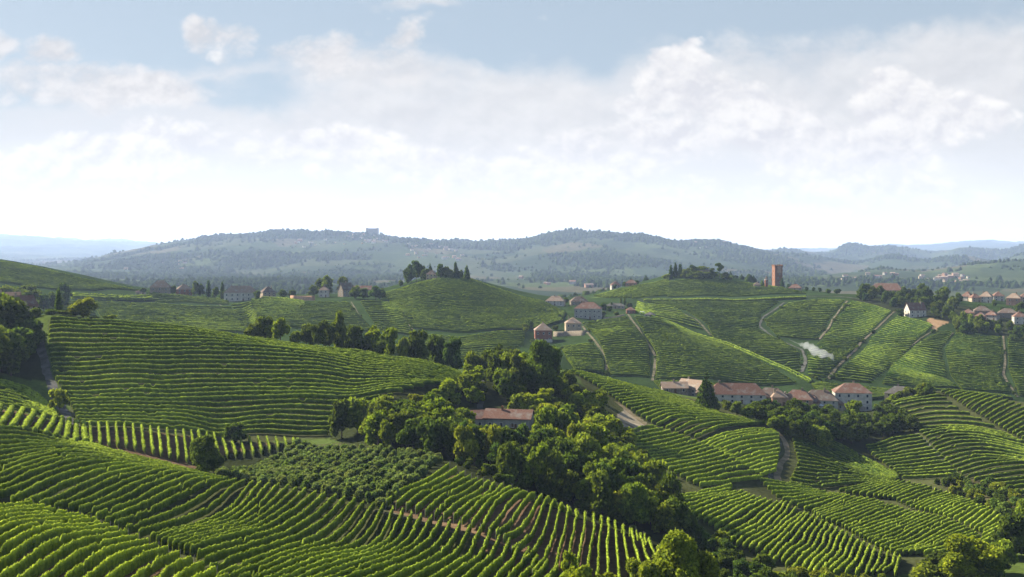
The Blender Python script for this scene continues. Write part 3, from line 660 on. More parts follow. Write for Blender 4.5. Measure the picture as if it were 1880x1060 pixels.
mass([[(662,556),(700,556),(728,560)],[(676,580),(710,580),(742,584)],[(700,610),(730,612),(758,616)]], [8,9], 700, 1060, tint=0.14, **FAR)
mass([[(705,540),(760,524),(800,514),(870,514),(940,532)],[(715,556),(800,546),(900,546),(1000,556)],[(735,576),(800,582),(900,580),(1038,575)],[(755,603),(850,612),(960,606),(1032,590)]], [13,14,12], 760, 1090, tint=0.17, **FAR)
mass([[(-200,470),(-100,474),(0,482),(60,491)],[(-200,490),(0,497),(150,513)],[(-200,505),(40,516),(260,536)],[(-150,520),(60,527),(180,534)]], [9,8,7], 880, 1090, tint=0.13, **FAR)
mass([[(1070,596),(1110,590),(1150,584)],[(1085,610),(1120,606),(1168,604)],[(1105,640),(1150,636),(1190,634)],[(1122,690),(1160,690),(1194,694)]], [7,12,16], 660, 1050, tint=0.17, **FAR)
mass([[(1030,640),(1060,636),(1090,634)],[(1040,660),(1070,660),(1108,664)],[(1055,680),(1080,682),(1110,684)]], [8,9], 640, 900, tint=0.20, **FAR)
mass([[(1165,584),(1220,590),(1262,608)],[(1185,618),(1250,616),(1330,632)],[(1205,650),(1290,648),(1390,662)],[(1204,698),(1300,694),(1460,704)]], [10,12,15], 660, 1100, tint=0.16, **FAR)
mass([[(1186,556),(1300,556),(1430,556)],[(1260,572),(1330,574),(1398,578)],[(1300,600),(1350,602),(1392,606)],[(1310,624),(1380,626),(1440,630)],[(1390,654),(1430,652),(1468,650)],[(1460,690),(1465,690),(1470,688)]], [9,11,9,9,8], 690, 1145, tint=0.11, **FAR)
mass([[(1445,560),(1500,552),(1550,554)],[(1404,590),(1460,590),(1520,592)],[(1425,618),(1460,622),(1498,624)]], [14,11], 760, 1145, tint=0.22, **FAR)
mass([[(1562,556),(1600,562),(1636,574)],[(1534,590),(1570,594),(1606,602)],[(1508,626),(1540,630),(1574,634)],[(1482,650),(1520,656),(1560,650)],[(1484,690),(1500,692),(1518,694)]], [12,12,9,9], 720, 1145, tint=0.11, **FAR)
mass([[(1650,580),(1680,590),(1712,600)],[(1600,622),(1640,628),(1680,630)],[(1580,650),(1620,660),(1650,664)],[(1530,696),(1570,700),(1600,704)]], [14,11,13], 720, 1100, tint=0.17, **FAR)
mass([[(1725,612),(1745,612),(1748,614)],[(1680,636),(1710,640),(1730,642)],[(1640,668),(1700,690),(1740,700)],[(1620,706),(1700,712),(1760,714)]], [10,12,12], 700, 1100, tint=0.11, **FAR)
mass([[(1755,614),(1790,620),(1838,622)],[(1735,642),(1790,650),(1842,655)],[(1745,690),(1790,694),(1838,692)],[(1765,716),(1810,720),(1855,722)]], [12,14,10], 700, 1100, tint=0.13, **FAR)
mass([[(1850,622),(1900,626),(1980,630)],[(1852,680),(1900,684),(1980,690)],[(1870,725),(1920,728),(1980,730)]], [16,14], 690, 1100, tint=0.11, **FAR)
mass([[(1090,545),(1150,530),(1228,513)],[(1110,548),(1160,537),(1228,524)],[(1160,549),(1195,545),(1228,543)]], [6,6], 1080, 1330, tint=0.31, **FAR)
mass([[(1225,520),(1300,516),(1400,524)],[(1225,534),(1300,530),(1440,530)],[(1225,546),(1320,544),(1480,540)]], [7,7], 1140, 1360, tint=0.20, **FAR)
mass([[(1265,612),(1330,630),(1400,660),(1490,702)],[(1263,614),(1328,633),(1398,663),(1486,704)]], [1], 700, 1100, tint=0.34, ds=2.0, leaves=3, W=1.0, H=2.0, leaf=0.36)
mass([[(1182,553),(1300,552),(1400,552),(1480,548)],[(1182,554),(1300,553),(1400,553),(1480,549)]], [1], 1050, 1190, tint=0.32, ds=2.0, leaves=4, W=3.0, H=2.6, leaf=0.5)
mass([[(130,546),(200,549),(280,549)],[(130,549),(200,552),(280,552)]], [1], 780, 1060, tint=0.6, ds=2.0, leaves=4, W=4.5, H=3.5, leaf=0.5)
mass([[(770,616),(850,624),(965,612)],[(740,630),(850,640),(960,636)],[(700,650),(800,668),(900,668)]], [8,8], 640, 900, tint=0.14, **FAR)
mass([[(425,562),(440,562),(462,556)],[(445,590),(458,590),(470,578)],[(455,616),(465,616),(482,606)]], [8,8], 700, 1060, tint=0.17, **FAR)
mass([[(1200,702),(1300,706),(1470,710)],[(1220,722),(1320,732),(1480,742)]], [12], 630, 720, tint=0.14, **FAR)
mass([[(1490,697),(1560,704),(1640,708)],[(1500,726),(1570,736),(1650,728)]], [12], 640, 740, tint=0.13, **FAR)
mass([[(1650,712),(1720,706),(1850,722)],[(1660,724),(1720,714),(1860,734)]], [6], 640, 740, tint=0.13, **FAR)
mass([[(1170,556),(1180,560),(1240,566)],[(1165,574),(1200,584),(1290,606)]], [8], 780, 1145, tint=0.17, **FAR)
mass([[(270,538),(330,545),(420,552)],[(285,556),(340,556),(420,560)]], [5], 780, 1060, tint=0.17, **FAR)
mass([[(480,548),(520,550),(560,556)],[(480,562),(520,562),(560,562)]], [5], 780, 1060, tint=0.17, **FAR)
mass([[(60,552),(110,556),(170,556)],[(100,580),(140,584),(180,590)]], [8], 700, 960, tint=0.08, **FAR)
mass([[(-150,696),(0,705),(50,716),(98,756)],[(-150,720),(0,724),(60,740),(104,772)],[(-150,742),(0,746),(60,757),(108,774)]], [5,4], 315, 430, tint=0.50, W=1.3, H=1.5, leaves=10, ds=0.7, leaf=0.2, gap=0.10)
def stuff_rows():
    V, F, T, b = [], [], [], 0
    for v, f, t in STUFF_V: V.append(v); F.append(f+b); T.append(t); b += len(v)
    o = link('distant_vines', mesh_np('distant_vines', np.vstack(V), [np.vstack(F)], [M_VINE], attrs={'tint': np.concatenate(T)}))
    tag(o, 'striped green vineyards covering the farther slopes behind the near fields', 'vineyard', kind='stuff')
stuff_rows()
# ---------------------------------------------------------------- trees and shrubs: a few crown shapes of leaf clumps, copied one by one
def ico(sub=1):
    import bmesh
    bm = bmesh.new(); bmesh.ops.create_icosphere(bm, subdivisions=sub, radius=1.0)
    V = np.array([v.co[:] for v in bm.verts]); F = np.array([[v.index for v in f.verts] for f in bm.faces]); bm.free(); return V, F
ICO_V, ICO_F = ico(2)
def crown_mesh(kind, seed, n, leaf):
    """unit crown: height 1 from the ground, width about 1 (scaled per tree)"""
    rng = np.random.default_rng(seed); lobes = []
    if kind == 'broad':
        for i in range(21):
            a = rng.uniform(0, 6.283); zz = rng.uniform(0.22, 0.88); ring = math.sqrt(max(0.02, 1-((zz-0.52)/0.46)**2))
            r = rng.uniform(0.10, 0.39)*ring; s = rng.uniform(0.09, 0.19)
            lobes.append((r*math.cos(a), r*math.sin(a), zz, s, s*rng.uniform(0.75, 1.0)))
        lobes.append((0, 0, 0.52, 0.25, 0.29))
    elif kind == 'poplar':
        for i in range(12):
            zz = 0.14+0.80*i/11; r = 0.10*math.sin(math.pi*min(1, zz+0.12)); a = rng.uniform(0, 6.283); s = 0.13+0.20*math.sin(math.pi*(zz*0.85+0.12))*rng.uniform(.8, 1.15)
            lobes.append((r*math.cos(a)*1.6, r*math.sin(a)*1.6, zz, s, 0.11))
    elif kind == 'cypress':
        for i in range(13): zz = 0.06+0.88*i/12; lobes.append((rng.normal(0,.03), rng.normal(0,.03), zz, 0.10+0.42*(1-zz)**0.6*min(1, zz*6), 0.075))
    elif kind == 'fir':
        for i in range(11):
            zz = 0.10+0.86*i/10; w = 0.50*(1-zz)**0.85+0.03
            for k in range(5 if i < 8 else 2): a = k*1.257+i*0.7+rng.uniform(-.3,.3); lobes.append((w*0.55*math.cos(a), w*0.55*math.sin(a), zz-0.02, w*0.55, 0.045))
    elif kind == 'shrub':
        for i in range(9):
            a = rng.uniform(0, 6.283); r = rng.uniform(0.05, 0.30); s = rng.uniform(0.16, 0.26); lobes.append((r*math.cos(a), r*math.sin(a), rng.uniform(0.25, 0.72), s, s*1.05))
    elif kind == 'sparse':
        for i in range(11):
            a = rng.uniform(0, 6.283); r = rng.uniform(0.12, 0.36); s = rng.uniform(0.10, 0.16); lobes.append((r*math.cos(a), r*math.sin(a), rng.uniform(0.45, 0.92), s, s*0.75))
    elif kind == 'pine':
        for i in range(10):
            a = rng.uniform(0, 6.283); r = rng.uniform(0.05, 0.32); s = rng.uniform(0.14, 0.2); lobes.append((r*math.cos(a), r*math.sin(a), rng.uniform(0.5, 0.92), s, s*0.5))
    L = np.array(lobes); wgt = (L[:,3]**2); wgt /= wgt.sum(); k = rng.choice(len(L), n, p=wgt)
    d = rng.normal(size=(n,3)); d /= np.linalg.norm(d, axis=1)[:,None]; rad = rng.uniform(0.72, 1.12, n)+ (rng.random(n) < 0.06)*rng.uniform(0, .25, n)
    C = L[k,:3]+d*rad[:,None]*np.stack([L[k,3], L[k,3], L[k,4]], 1); C[:,2] = np.maximum(C[:,2], 0.015)
    V = rot_quads(C, leaf*rng.uniform(0.6, 1.4, n), rng); lt = rng.normal(0, 0.16, len(L))[k]
    T = np.repeat(np.clip(0.40+lt+rng.normal(0, 0.20, n), 0, 1), 4); F = [np.arange(4*n).reshape(-1,4)]
    b = len(V); cv, cf = [], []
    for (x,y,z,s,h) in lobes:                 # solid core of inner leaves per bough, inner shade put into its dark colour
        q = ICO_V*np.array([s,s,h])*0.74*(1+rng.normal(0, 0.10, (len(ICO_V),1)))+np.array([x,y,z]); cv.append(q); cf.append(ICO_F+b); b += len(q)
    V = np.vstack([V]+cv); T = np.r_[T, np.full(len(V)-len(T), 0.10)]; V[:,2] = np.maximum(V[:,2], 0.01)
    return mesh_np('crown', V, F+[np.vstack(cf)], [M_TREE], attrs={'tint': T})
def trunk_mesh(seed, h=0.62, r=0.022, limbs=5, kind='broad'):
    rng = np.random.default_rng(seed); V, F = [], []
    def tube(a, b, r0, r1, n=7, seg=4):
        a, b = np.array(a), np.array(b); base = sum(len(v) for v in V); d = b-a; d = d/np.linalg.norm(d); u = np.cross(d, [0.3,0.9,0.1]); u /= np.linalg.norm(u); w = np.cross(d, u); P = []
        for i in range(seg+1):
            t_ = i/seg; c = a+(b-a)*t_+rng.normal(0, r0*0.35, 3)*(0 < i < seg); rr = r0+(r1-r0)*t_
            P += [c+rr*(math.cos(6.283*k/n)*u+math.sin(6.283*k/n)*w) for k in range(n)]
        V.append(np.array(P)); F.append(np.array([[base+i*n+k, base+i*n+(k+1)%n, base+(i+1)*n+(k+1)%n, base+(i+1)*n+k] for i in range(seg) for k in range(n)]))
    tube((0,0,-0.05), (rng.normal(0,.015), rng.normal(0,.015), h), r*1.25, r*0.45)
    for i in range(limbs):
        z = h*rng.uniform(0.4, 0.95); a = rng.uniform(0, 6.283); l = rng.uniform(0.14, 0.3); tube((0,0,z), (l*math.cos(a), l*math.sin(a), z+l*0.7), r*0.5, r*0.15, 5, 3)
    return mesh_np('trunk', np.vstack(V), [np.vstack(F)], [M_BARK])
CROWNS = {'broad': [crown_mesh('broad', 40+i, 2600, 0.036) for i in range(5)], 'poplar': [crown_mesh('poplar', 60+i, 1800, 0.042) for i in range(3)],
          'cypress': [crown_mesh('cypress', 70+i, 1300, 0.045) for i in range(2)], 'fir': [crown_mesh('fir', 75+i, 2200, 0.032) for i in range(2)],
          'shrub': [crown_mesh('shrub', 80+i, 1100, 0.062) for i in range(4)], 'sparse': [crown_mesh('sparse', 90+i, 900, 0.034) for i in range(2)],
          'pine': [crown_mesh('pine', 95+i, 1300, 0.04) for i in range(2)], 'near': [crown_mesh('broad', 33+i, 9000, 0.021) for i in range(2)], 'hazel': [crown_mesh('shrub', 120+i, 1300, 0.055) for i in range(3)]}
TRUNKS = {'broad': [trunk_mesh(1), trunk_mesh(2)], 'poplar': [trunk_mesh(3, 0.8, 0.018, 4)], 'cypress': [trunk_mesh(4, 0.7, 0.015, 0)], 'fir': [trunk_mesh(5, 0.9, 0.018, 0)], 'shrub': [trunk_mesh(6, 0.45, 0.02, 4)],
          'sparse': [trunk_mesh(7, 0.8, 0.016, 7)], 'pine': [trunk_mesh(8, 0.75, 0.022, 5)], 'near': [trunk_mesh(9, 0.6, 0.022, 7)], 'hazel': [trunk_mesh(10, 0.5, 0.02, 5)]}
NAME = {'broad': 'broadleaf_tree', 'poplar': 'slender_tree', 'cypress': 'cypress_tree', 'fir': 'fir_tree', 'shrub': 'shrub', 'sparse': 'sparse_tree', 'pine': 'pine_tree', 'near': 'broadleaf_tree', 'hazel': 'hazel_bush'}
CAT = {'shrub': 'shrub', 'hazel': 'bush'}
TR = random.Random(5)
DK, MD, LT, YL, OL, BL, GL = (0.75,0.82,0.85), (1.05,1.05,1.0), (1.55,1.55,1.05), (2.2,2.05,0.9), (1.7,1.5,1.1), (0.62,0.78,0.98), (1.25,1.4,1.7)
def plant(p, h, w, kind, color, label, group=None):
    """a tree standing at plan point p: an Empty at its foot with trunk and crown"""
    z = float(ground(p[0], p[1])); root = link(NAME[kind], None, loc=(p[0], p[1], z-0.1), rz=TR.uniform(0, 6.28)); root.scale = (w, w*TR.uniform(.9, 1.1), h)
    tag(root, label, CAT.get(kind, 'tree'), group)
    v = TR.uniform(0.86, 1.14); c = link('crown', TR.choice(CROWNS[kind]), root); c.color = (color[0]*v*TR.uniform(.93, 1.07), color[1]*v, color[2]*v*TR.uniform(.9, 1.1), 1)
    link('trunk', TR.choice(TRUNKS[kind]), root); return root
def tree(u, v, hpx, wpx, kind, color, label, group=None, d=None, dmin=0, dmax=1e9, top=None):
    """v: row of the foot on the ground; or d: distance, with top: row of the tree's tip"""
    if kind == 'broad' and wpx < 15: kind = 'shrub'  # small broadleaf trees are built and named as shrubs
    if d is not None:
        p = ((u-CX)/F_PX*d, d); h = CAM_Z+(HORIZON-top)/F_PX*d-float(ground(*p))
        if h < 1.0: h = 1.0
    else: p = spot(u, v, dmin, dmax); h = hpx*p[1]/F_PX
    return plant(p, h, wpx*p[1]/F_PX*1.08, kind, color, label, group)
def in_px(poly, u, v): return bool(inside(np.array(poly, float), np.array([u], float), np.array([v], float))[0])
OPEN_VIEW = [(838, 900, 789, 774), (900, 995, 789, 779), (1305, 1480, 741, 731), (1480, 1530, 741, 736), (1530, 1612, 741, 748)]
def scatter(poly, n, hrange, wfac, kinds, colors, label, group, dmin=0, dmax=1e9, gap=8.0, vfac=0.0):
    P = np.array(poly, float); got = []; tries = 0
    while len(got) < n and tries < n*200:
        tries += 1; u = TR.uniform(P[:,0].min(), P[:,0].max()); v = TR.uniform(P[:,1].min(), P[:,1].max())
        if not in_px(poly, u, v) or any((u-a)**2+((v-b)*1.6)**2 < gap*gap for a, b in got): continue
        got.append((u, v))
    for u, v in sorted(got, key=lambda q: q[1]):
        h = TR.uniform(*hrange); k = TR.choice(kinds)
        for (u0, u1, v0, vt) in OPEN_VIEW:       # nothing grows so tall that it hides these roofs
            if u0 < u < u1 and v > v0: h = max(10, min(h, v-vt-TR.uniform(0, 8)))
        if h < 30 and k == 'broad' and TR.random() < 0.75: k = 'shrub'  # most low broadleaf trees likewise built and named as shrubs
        tree(u, v, h, h*TR.uniform(*wfac), k, TR.choice(colors), label, group, dmin=dmin, dmax=dmax)
# the central wood
scatter([(605,812),(612,796),(700,788),(800,784),(850,806),(842,846),(785,836),(705,824)], 32, (44,78), (.65,.95), ['broad'], [DK,MD,MD,LT,LT], 'rounded dark tree in the clump between the hazel orchard and the big hill', 'trees between the orchard and the big hill', 280, 380, 12)
scatter([(838,806),(985,812),(1062,850),(1150,884),(1205,934),(1262,1000),(1205,990),(1105,955),(1005,915),(905,880),(838,850)], 84, (52,94), (.52,.82), ['broad'], [DK,MD,MD,LT,BL,LT,OL], 'tall broadleaf tree in the dense wood below the farmhouse', 'trees of the dense wood below the farmhouse', 225, 380, 14)
scatter([(985,745),(1050,738),(1130,795),(1175,850),(1205,895),(1150,875),(1060,838),(1000,805)], 52, (24,50), (.85,1.2), ['broad','shrub','shrub'], [LT,YL,OL,LT,MD], 'pale yellow green shrubby tree on the sunny bank above the dense wood', 'pale shrubby growth above the dense wood', 280, 440, 13)
scatter([(905,705),(1000,690),(1090,728),(1130,765),(1060,752),(1000,742),(915,742)], 24, (30,62), (.6,.95), ['broad'], [DK,MD,MD,LT], 'dark round tree on the knoll above the farmhouse', 'trees on the knoll above the farmhouse', 380, 520, 14)
scatter([(890,742),(985,750),(1000,776),(985,782),(900,748)], 10, (22,40), (.9,1.2), ['shrub','broad'], [LT,YL,LT,OL], 'bright bush close behind the long farmhouse roof', 'bushes behind the farmhouse', 380, 440, 11)
tree(990, 735, 100, 82, 'near', DK, 'biggest dark round tree crowning the knoll above the farmhouse', dmin=420, dmax=520)
tree(955, 725, 72, 52, 'broad', MD, 'mid green tree leaning against the biggest knoll tree', dmin=420, dmax=520)
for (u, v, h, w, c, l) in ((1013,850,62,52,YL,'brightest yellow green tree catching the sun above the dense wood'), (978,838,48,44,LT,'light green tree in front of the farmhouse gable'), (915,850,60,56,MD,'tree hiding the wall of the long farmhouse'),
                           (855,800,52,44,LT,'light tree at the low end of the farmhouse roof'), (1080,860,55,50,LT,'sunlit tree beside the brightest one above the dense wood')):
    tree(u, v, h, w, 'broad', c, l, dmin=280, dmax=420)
scatter([(838,858),(905,884),(1005,919),(1105,959),(1200,994),(1205,985),(1105,945),(1005,905),(905,868),(842,846)], 24, (14,30), (1.0,1.4), ['shrub'], [DK,BL,MD,DK], 'low dark bush along the edge of the dense wood above the stakes', 'bushes along the edge of the dense wood', 200, 330, 12)
scatter([(1170,850),(1240,905),(1255,940),(1225,930),(1185,895)], 12, (14,30), (1.0,1.4), ['shrub','broad'], [DK,MD,LT], 'low bush at the fringe between the dense wood and the slanting strip of rows', 'bushes at the right fringe of the dense wood', 240, 420, 10)
# behind the big hill's crest
for i, (u, tp, w, k, c) in enumerate([(465,592,30,'broad',MD),(488,580,44,'broad',MD),(515,582,36,'broad',LT),(540,604,24,'shrub',LT),(563,594,34,'broad',MD),(585,590,34,'broad',DK),(605,586,32,'broad',MD),(624,574,30,'poplar',MD),(650,596,38,'broad',DK),
        (683,597,38,'broad',YL),(714,600,38,'broad',LT),(738,612,24,'shrub',LT),(765,605,46,'broad',DK),(800,615,42,'broad',DK),(832,618,40,'broad',BL),(500,604,26,'shrub',LT),(635,604,30,'shrub',LT),(695,622,28,'shrub',MD),(668,618,30,'shrub',DK)]):
    tree(u, 0, 0, w, k, c, 'round green tree in the line standing behind the crest of the big hill', 'tree line behind the crest of the big hill', d=458+6*math.sin(i*2.1), top=tp)
for (u, tp, w, c) in ((862,645,34,LT),(880,652,34,MD),(898,640,36,MD),(917,632,40,DK),(940,640,38,MD),(1015,648,36,DK)):
    tree(u, 0, 0, w, 'broad', c, 'tree at the shoulder where the big hill meets the knoll', 'trees at the shoulder beside the knoll', d=470, top=tp)
scatter([(845,720),(870,700),(882,712),(880,745),(862,752)], 8, (20,38), (.9,1.2), ['shrub','broad'], [LT,YL,MD], 'light bush beside the lane that drops to the farmhouse', 'bushes beside the farmhouse lane', 370, 450, 9)
scatter([(690,765),(780,738),(835,726),(850,750),(800,770),(720,782)], 14, (24,44), (.9,1.2), ['shrub','broad'], [LT,YL,MD,OL], 'yellowish bush at the lower edge of the big hill beside the clump', 'bushes at the lower edge of the big hill', 330, 430, 13)
# left edge
scatter([(-60,700),(40,690),(62,668),(66,640),(55,615),(-60,600)], 17, (56,92), (.8,1.05), ['broad'], [DK,BL,MD,DK], 'shaded dark tree in the wood beside the pale path', 'trees of the wood beside the pale path', 370, 480, 17)
tree(110, 776, 66, 40, 'sparse', OL, 'lone thin tree with bare trunk beside the foot of the pale path', dmin=318, dmax=345)
tree(107, 0, 0, 13, 'cypress', BL, 'dark pointed cypress at the top of the pale path', d=470, top=530)
for (u, tp, w, k, c, l) in ((116,569,30,'broad',DK,'dark round bush beside the cypress'), (138,572,28,'broad',DK,'dark low bush between the cypress and the yellowish tree'), (153,547,46,'broad',OL,'yellowish olive tree at the crest of the big hill'), (92,566,26,'shrub',DK,'dark shrub below the cypress'), (66,562,26,'shrub',MD,'shrub at the head of the pale path'), (200,577,26,'shrub',LT,'low pale bush on the crest of the big hill'), (172,580,24,'shrub',MD,'small green bush on the crest beside the yellowish tree')):
    tree(u, 0, 0, w, k, c, l, d=452, top=tp)
scatter([(-60,590),(0,584),(120,572),(125,560),(0,556),(-60,556)], 22, (24,46), (.85,1.1), ['broad'], [BL,DK,BL,MD], 'dark tree in the wooded hollow behind the farm roofs', 'trees of the hollow behind the farm roofs', 640, 1000, 11)
tree(118, 565, 46, 28, 'broad', BL, 'tall bluish tree rising out of the wooded hollow', dmin=640, dmax=1000)
# left ridge
for (u, v, h, w, k, c) in ((262,541,12,12,'broad',DK),(318,541,14,14,'broad',DK),(360,545,24,14,'broad',DK),(368,545,20,14,'broad',BL),(383,546,26,8,'cypress',BL),(396,548,18,14,'broad',DK),(408,552,28,8,'cypress',BL),(418,553,20,16,'broad',DK),(472,552,16,14,'broad',DK),(520,548,14,14,'broad',DK),(537,548,13,14,'broad',DK),
        (575,545,18,16,'broad',DK),(588,541,26,20,'broad',MD),(601,541,31,22,'broad',MD),(629,541,28,20,'broad',MD),(652,549,20,18,'broad',DK),(668,550,18,18,'broad',BL),(690,551,22,24,'broad',BL),(703,547,16,14,'shrub',DK)):
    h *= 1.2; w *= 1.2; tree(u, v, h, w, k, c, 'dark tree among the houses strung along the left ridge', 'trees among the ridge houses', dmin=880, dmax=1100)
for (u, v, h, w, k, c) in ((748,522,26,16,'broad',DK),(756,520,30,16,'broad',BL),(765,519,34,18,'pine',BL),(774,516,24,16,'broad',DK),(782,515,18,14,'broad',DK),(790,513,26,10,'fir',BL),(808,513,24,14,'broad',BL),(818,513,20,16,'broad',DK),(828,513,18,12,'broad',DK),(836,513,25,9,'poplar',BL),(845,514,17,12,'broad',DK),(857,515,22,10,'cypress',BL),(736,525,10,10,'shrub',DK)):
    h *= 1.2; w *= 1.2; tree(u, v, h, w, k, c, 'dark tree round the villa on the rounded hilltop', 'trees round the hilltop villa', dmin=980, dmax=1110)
# saddle and castle hill
for (u, v, h, w, k) in ((1232,512,25,9,'cypress'),(1240,510,27,9,'cypress'),(1249,509,24,9,'cypress')): tree(u, v, h, w, k, BL, 'pointed cypress in the trio left of the overgrown hilltop building', 'cypress trio on the castle hill', dmin=1250, dmax=1360)
for (u, v, h, w, c) in ((1224,514,11,16,LT),(1258,511,17,18,MD),(1266,510,18,22,MD),(1275,508,22,24,DK),(1291,508,20,26,MD),(1303,509,17,22,DK),(1271,513,15,24,DK),(1284,514,16,26,MD),(1297,514,15,24,DK),(1312,511,12,18,LT),(1333,514,14,16,DK),(1340,516,9,14,MD)): tree(u, v, h, w, 'broad', c, 'rounded tree growing against the overgrown hilltop building', 'trees against the overgrown building', dmin=1250, dmax=1345)
tree(1321, 510, 28, 19, 'pine', BL, 'umbrella topped pine standing alone on the castle hill', dmin=1250, dmax=1345)
for (u, v, h, w, k) in ((1010,553,10,10,'broad'),(1040,556,10,12,'broad'),(1068,560,12,12,'broad'),(1109,570,16,14,'broad'),(1118,572,11,12,'broad'),(1123,566,12,5,'cypress'),(1140,561,15,5,'cypress'),(1147,561,16,5,'cypress'),(1155,566,12,14,'broad'),(1028,585,10,10,'shrub'),(974,606,20,14,'broad'),(965,612,18,16,'broad'),(1020,606,10,12,'shrub'),(1106,582,12,14,'shrub'),(1132,580,9,14,'shrub')):
    tree(u, v, h, w, k, TR.choice([DK,BL,MD]), 'small dark tree in the gardens of the saddle houses', 'garden trees of the saddle houses', dmin=850, dmax=1230)
for (u, v, h, w) in ((1128,527,9,8),(1146,526,10,10),(1155,525,9,10),(1170,523,10,8)): tree(u, v, h, w, 'broad', BL, 'tiny dark tree beside the small houses left of the castle hill', 'trees beside the small far houses', dmin=1200, dmax=1345)
for (u, v, h, w, k) in ((1399,528,14,8,'broad'),(1436,529,18,7,'cypress'),(1448,530,10,8,'broad'),(1481,534,9,7,'broad'),(1493,535,9,7,'broad'),(1505,537,10,7,'broad'),(1520,540,10,12,'broad'),(1537,542,11,14,'broad')): tree(u, v, h, w, k, BL, 'small dark tree near the foot of the brick tower', 'trees near the brick tower', dmin=1200, dmax=1360)
# wooded slope on the far right
scatter([(1565,550),(1600,538),(1660,532),(1740,548),(1770,560),(1740,590),(1690,576),(1640,566)], 46, (13,25), (.75,1.05), ['broad','broad','poplar'], [BL,DK,MD,DK], 'dark tree in the grove below the long red roof', 'grove below the long red roof', 950, 1190, 8)
scatter([(1745,586),(1760,592),(1830,600),(1840,612),(1770,618),(1750,606)], 17, (16,34), (.6,.9), ['broad','poplar'], [DK,MD,LT,BL], 'tree in the clump below the red roofed village houses', 'clump below the red roofed village', 880, 1100, 8)
scatter([(1838,606),(1960,600),(1960,632),(1838,628)], 13, (16,28), (.8,1.1), ['broad'], [BL,DK], 'dark tree in the shaded hollow below the village', 'trees of the shaded hollow below the village', 820, 1100, 9)
scatter([(1770,556),(1880,560),(1960,570),(1960,584),(1770,570)], 12, (8,15), (.8,1.1), ['broad'], [BL,DK], 'small dark tree between the two rows of village houses', 'trees between the village houses', 950, 1190, 9)
tree(1737, 552, 24, 12, 'poplar', LT, 'pale green upright tree at the end of the grove', dmin=950, dmax=1190); tree(1653, 583, 16, 16, 'broad', BL, 'dark tree against the white house on the far slope', dmin=850, dmax=1150)
# hamlet
tree(1297, 752, 70, 44, 'fir', BL, 'tall dark fir standing before the hamlet roofs', dmin=480, dmax=620)
scatter([(1275,748),(1330,762),(1400,786),(1450,806),(1520,828),(1575,822),(1600,800),(1560,776),(1480,768),(1400,764),(1330,748)], 48, (24,44), (.85,1.15), ['broad'], [DK,DK,MD,LT,BL], 'leafy tree on the steep bank below the hamlet houses', 'trees on the bank below the hamlet', 440, 620, 13)
scatter([(1600,776),(1640,762),(1680,790),(1640,800),(1600,812)], 13, (20,38), (.8,1.1), ['broad','shrub'], [DK,MD,DK], 'dark tree beside the tall white hamlet house', 'trees beside the tall white house', 440, 620, 11)
scatter([(1600,742),(1640,728),(1718,718),(1712,726),(1640,738)], 13, (12,24), (.9,1.2), ['broad','shrub'], [MD,YL,LT,DK], 'bright hedge tree along the lane beyond the tall white house', 'hedge trees beyond the tall white house', 500, 620, 9)
tree(1567, 770, 36, 36, 'broad', LT, 'light tree at the foot of the tall white hamlet house', dmin=440, dmax=600); tree(1706, 727, 24, 22, 'broad', DK, 'round dark tree at the end of the hamlet lane', dmin=500, dmax=620)
# scrubby bank, lower right
scatter([(1718,890),(1760,880),(1830,890),(1872,908),(1890,950),(1850,954),(1800,930),(1750,908)], 40, (12,22), (.95,1.3), ['shrub'], [DK,OL,OL,GL], 'dull olive bush on the scrubby bank beside the slanting rows', 'bushes of the scrubby bank', 300, 500, 10)
for (u, v, h, w, k, c, l) in ((1862,1024,84,74,'broad',DK,'dark grey green tree at the right end of the slanting rows'), (1780,1072,92,112,'near',YL,'bright broad tree at the lower right between two dark bushes'), (1735,1062,50,66,'broad',DK,'dark bush left of the bright broad tree'),
        (1833,1054,62,60,'broad',LT,'light bush between the bright broad tree and the grey green one'), (1690,1070,40,56,'shrub',OL,'olive bush where the wavy rows end'), (1812,1078,70,60,'broad',GL,'pale willowy bush behind the bright broad tree'), (1895,1010,70,60,'broad',MD,'tree half cut by the frame at the lower right'), (1885,960,46,40,'broad',LT,'light tree above the grey green one')):
    tree(u, v, h, w, k, c, l, dmin=240, dmax=420)
for (u, v, h, w, c, l) in ((1232,1108,140,118,LT,'big sunlit tree in the bottom foreground before the dark gully'), (1182,1112,88,70,OL,'smaller sunlit tree left of the big foreground one'), (1283,1118,110,80,OL,'olive toned tree right of the big foreground one')):
    tree(u, v, h, w, 'near', c, l, dmin=165, dmax=230)
tree(1044, 1082, 70, 34, 'sparse', YL, 'thin yellow sapling among the lowest rows', dmin=150, dmax=200); tree(1062, 1090, 60, 50, 'shrub', YL, 'yellow bush under the thin sapling', dmin=150, dmax=200); tree(1110, 1098, 56, 60, 'shrub', OL, 'low olive bush between the sapling and the foreground trees', dmin=150, dmax=200)
scatter([(1262,992),(1300,1000),(1340,1030),(1420,1064),(1500,1092),(1400,1100),(1320,1075),(1280,1040)], 20, (28,52), (.8,1.1), ['broad','shrub'], [DK,BL,DK,OL], 'dark tree down in the gully beside the wavy rows', 'trees down in the gully', 215, 300, 15)
scatter([(1400,1075),(1520,1085),(1660,1085),(1660,1068),(1540,1066),(1430,1060)], 14, (18,34), (.9,1.2), ['shrub'], [OL,LT,OL], 'olive bush at the lower ends of the wavy rows', 'bushes at the lower ends of the wavy rows', 225, 300, 14)
tree(369, 874, 76, 64, 'near', DK, 'round dark tree standing alone at the corner of the hazel orchard', dmin=240, dmax=290); tree(392, 868, 44, 44, 'broad', DK, 'lower bush joined to the orchard corner tree', dmin=240, dmax=290)
tree(432, 815, 40, 44, 'broad', DK, 'dark round tree at the foot of the big hill above the comb of rows', dmin=310, dmax=370)
